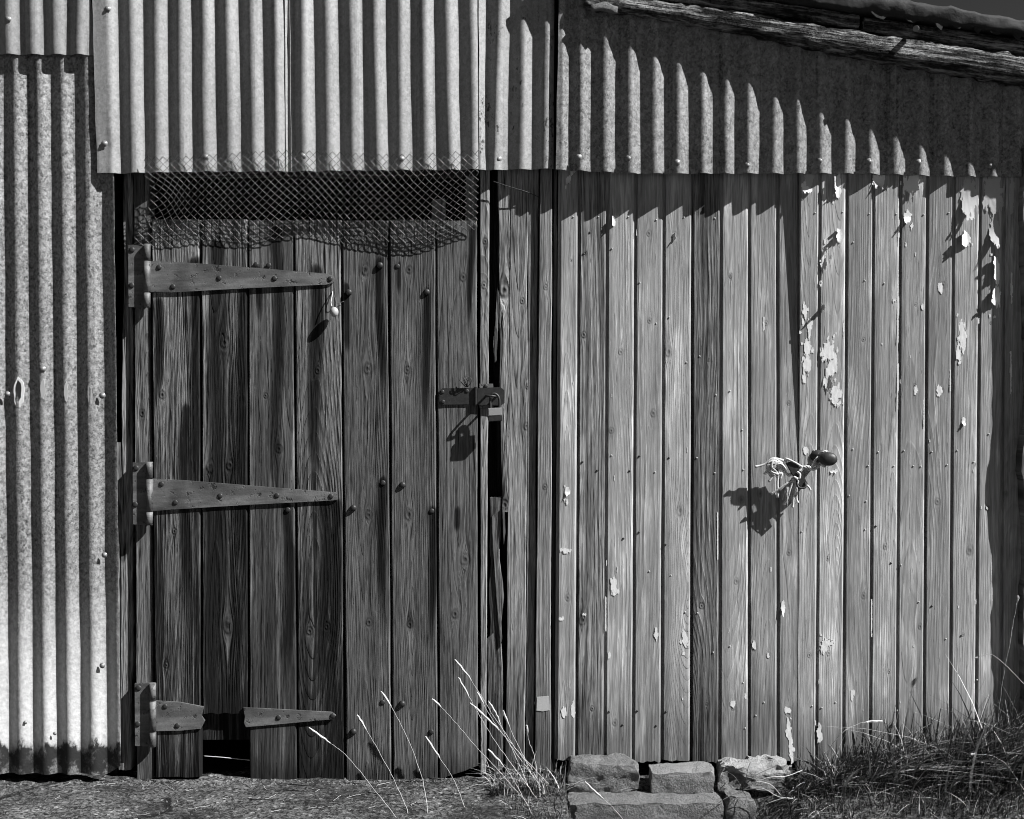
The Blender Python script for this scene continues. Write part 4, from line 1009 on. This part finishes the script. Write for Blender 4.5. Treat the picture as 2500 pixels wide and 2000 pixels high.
# tall stalks with seed heads, one by one
ST = [([(755, 1777, .26), (800, 1810, .26), (850, 1850, .27), (920, 1935, .29), (985, 2020, .33)], 'low stalk whose head reaches the broken hinge', 0.32),
      ([(872, 1745, .20), (905, 1800, .20), (950, 1880, .21), (985, 1955, .24), (1000, 1998, .30)], 'stalk with short head before the fifth door plank', 0.22),
      ([(931, 1687, .18), (975, 1760, .18), (1010, 1840, .19), (1035, 1920, .22), (1048, 2010, .32)], 'stalk with head over the joint between two door planks', 0.2),
      ([(1055, 1706, .15), (1100, 1750, .15), (1160, 1820, .16), (1220, 1885, .18), (1290, 1965, .24)], 'long stalk crossing the last door plank low down', 0.2),
      ([(1038, 1798, .20), (1065, 1838, .2), (1100, 1890, .21), (1130, 1960, .24), (1140, 2015, .33)], 'short stalk low against the last door planks', 0.35),
      ([(1110, 1610, .12), (1150, 1660, .12), (1200, 1740, .12), (1250, 1815, .13), (1300, 1880, .14)], 'tallest stalk with the highest seed head', 0.3),
      ([(1119, 1655, .14), (1150, 1710, .14), (1190, 1780, .15), (1230, 1840, .16), (1310, 1950, .22)], 'thin stalk just under the tallest one', 0.25),
      ([(1147, 1715, .13), (1190, 1755, .13), (1230, 1795, .13), (1270, 1840, .14), (1340, 1915, .17)], 'stalk with thick pale head across the jamb', 0.45),
      ([(1192, 1712, .10), (1212, 1745, .10), (1235, 1800, .11), (1260, 1850, .12), (1290, 1920, .18)], 'stalk rising against the black gap', 0.4),
      ([(1192, 1830, .20), (1230, 1870, .2), (1260, 1915, .22), (1300, 1990, .32)], 'stout stalk over the dead tuft', 0.4),
      ([(1428, 1908, .22), (1460, 1940, .23), (1490, 1965, .26), (1530, 2010, .34)], 'stalk leaning over the rounded stone and step', 0.5),
      ([(1165, 1690, .11), (1195, 1745, .11), (1240, 1810, .12), (1290, 1880, .14), (1320, 1920, .17)], 'slender stalk bowed low between the tall ones at the jamb', 0.18),
      ([(1228, 1735, .10), (1250, 1790, .10), (1275, 1840, .11), (1300, 1895, .13)], 'short upright stalk in front of the grey frame board', 0.3),
      ([(1285, 1770, .10), (1292, 1810, .10), (1305, 1850, .11), (1312, 1900, .13)], 'stubby stalk rising straight from the dead tuft', 0.25),
      ([(2084, 1772, .16), (2120, 1762, .16), (2155, 1760, .15)][::-1] + [(2050, 1795, .16), (2010, 1850, .14)], 'arched pale stalk bowing left in the right clump', 0.35),
      ([(2380, 1608, .10), (2420, 1598, .11), (2460, 1630, .12), (2520, 1690, .13)], 'long arched pale blade at the far right', 0.1),
      ([(2486, 1455, .12), (2474, 1520, .12), (2460, 1600, .12), (2440, 1720, .11), (2430, 1860, .10)], 'upright straw blade in the right shadow', 0.1),
      ([(2370, 1842, .22), (2420, 1845, .22), (2460, 1870, .22), (2500, 1930, .26)], 'drooping pale blade over the right litter', 0.15)]
for k, (q, lab, hf) in enumerate(ST):
    P = smoothpath([W(*p) for p in q], 7)
    P = [p+Vector((random.uniform(-1, 1), random.uniform(-1, 1), random.uniform(-1, 1)))*0.0012 for p in P]
    t = thing('grass_stalk', 'dry grass ' + lab, 'grass stalk', P[-1], 'dry grass stalks in front of the doors')
    n = len(P); hd = max(3, int(n*hf))
    V, F = tube(P[hd-1:], [lerp(0.0006, 0.0010, i/max(1, n-hd))*random.uniform(0.85, 1.2) for i in range(n-hd+1)], 5); obj('stem', V, F, STRAW, t, smooth=True)
    hp = P[:hd]; rr = [0.0008+0.0030*math.sin(math.pi*min(1, (i+0.6)/len(hp)))**0.7*(0.75+0.5*random.random()) for i in range(len(hp))]
    V, F = tube(hp, rr, 6); obj('seed_head', V, F, STRAW, t, smooth=False)
# chips and straws lying on the slab
rs = random.Random(21); parts = []
for k in range(1500):
    d = rs.uniform(0.02, 0.5) if k % 3 else abs(rs.gauss(0, 0.025))+0.004; px = rs.uniform(-60, 2560); x = (px-1250)*PX*(1-d/DIST); y = -d; s = rs.choice((0.0014, 0.0016, 0.002, 0.0025, 0.003, 0.0045))*rs.uniform(.6, 1.2)
    z = gz(x, y)+s*0.3; pv = []
    for a in range(5):
        an = a*1.2566+rs.random(); pv.append(Vector((x+math.cos(an)*s*rs.uniform(.7, 1.3), y+math.sin(an)*s*rs.uniform(.7, 1.3), z-s*0.5)))
    pv.append(Vector((x+rs.uniform(-.3, .3)*s, y, z+s*0.7)))
    parts.append((pv, [(i, (i+1) % 5, 5) for i in range(5)]+[(4, 3, 2, 1, 0)]))
for k in range(420):                      # crumbs of stone and mortar lying about the row of stones and along the boards
    px = rs.uniform(1360, 2000) if k % 2 else rs.uniform(0, 1380); d = rs.uniform(0.10, 0.24) if k % 2 else abs(rs.gauss(0.01, 0.03))+0.004
    x = (px-1250)*PX*(1-d/DIST); y = -d; sz_ = rs.uniform(0.003, 0.008)*rs.uniform(0.5, 1.2); z = gz(x, y)+sz_*0.3; pv = []
    for a in range(6):
        an = a*1.047+rs.random()*.8; pv.append(Vector((x+math.cos(an)*sz_*rs.uniform(.6, 1.4), y+math.sin(an)*sz_*rs.uniform(.6, 1.3), z-sz_*0.6)))
    pv.append(Vector((x+rs.uniform(-.4, .4)*sz_, y, z+sz_*rs.uniform(.3, .7))))
    parts.append((pv, [(i, (i+1) % 6, 6) for i in range(6)]+[(5, 4, 3, 2, 1, 0)]))
V, F = merge(parts); o = obj('gravel', V, F, STONE); o['kind'] = 'stuff'; o['label'] = 'small stone chips strewn over the rough slab'; o['category'] = 'gravel'; o['pale'] = 0.2
parts = []
for k in range(60):
    d = rs.uniform(0.05, 0.45); px = rs.uniform(0, 2500); x = (px-1250)*PX*(1-d/DIST); y = -d; a = rs.uniform(0, 3.14); L = rs.uniform(0.02, 0.07); P = []
    for i in range(5):
        t = (i/4-.5)*L; X = x+math.cos(a)*t+rs.uniform(-.002, .002); Y = y+math.sin(a)*t*0.7; P.append((X, Y, gz(X, Y)+0.003+rs.uniform(0, .002)))
    parts.append(tube(P, 0.0006, 4))
V, F = merge(parts); o = obj('straw_litter', V, F, STRAW); o['kind'] = 'stuff'; o['label'] = 'loose dry straws lying on the rough slab'; o['category'] = 'straw'
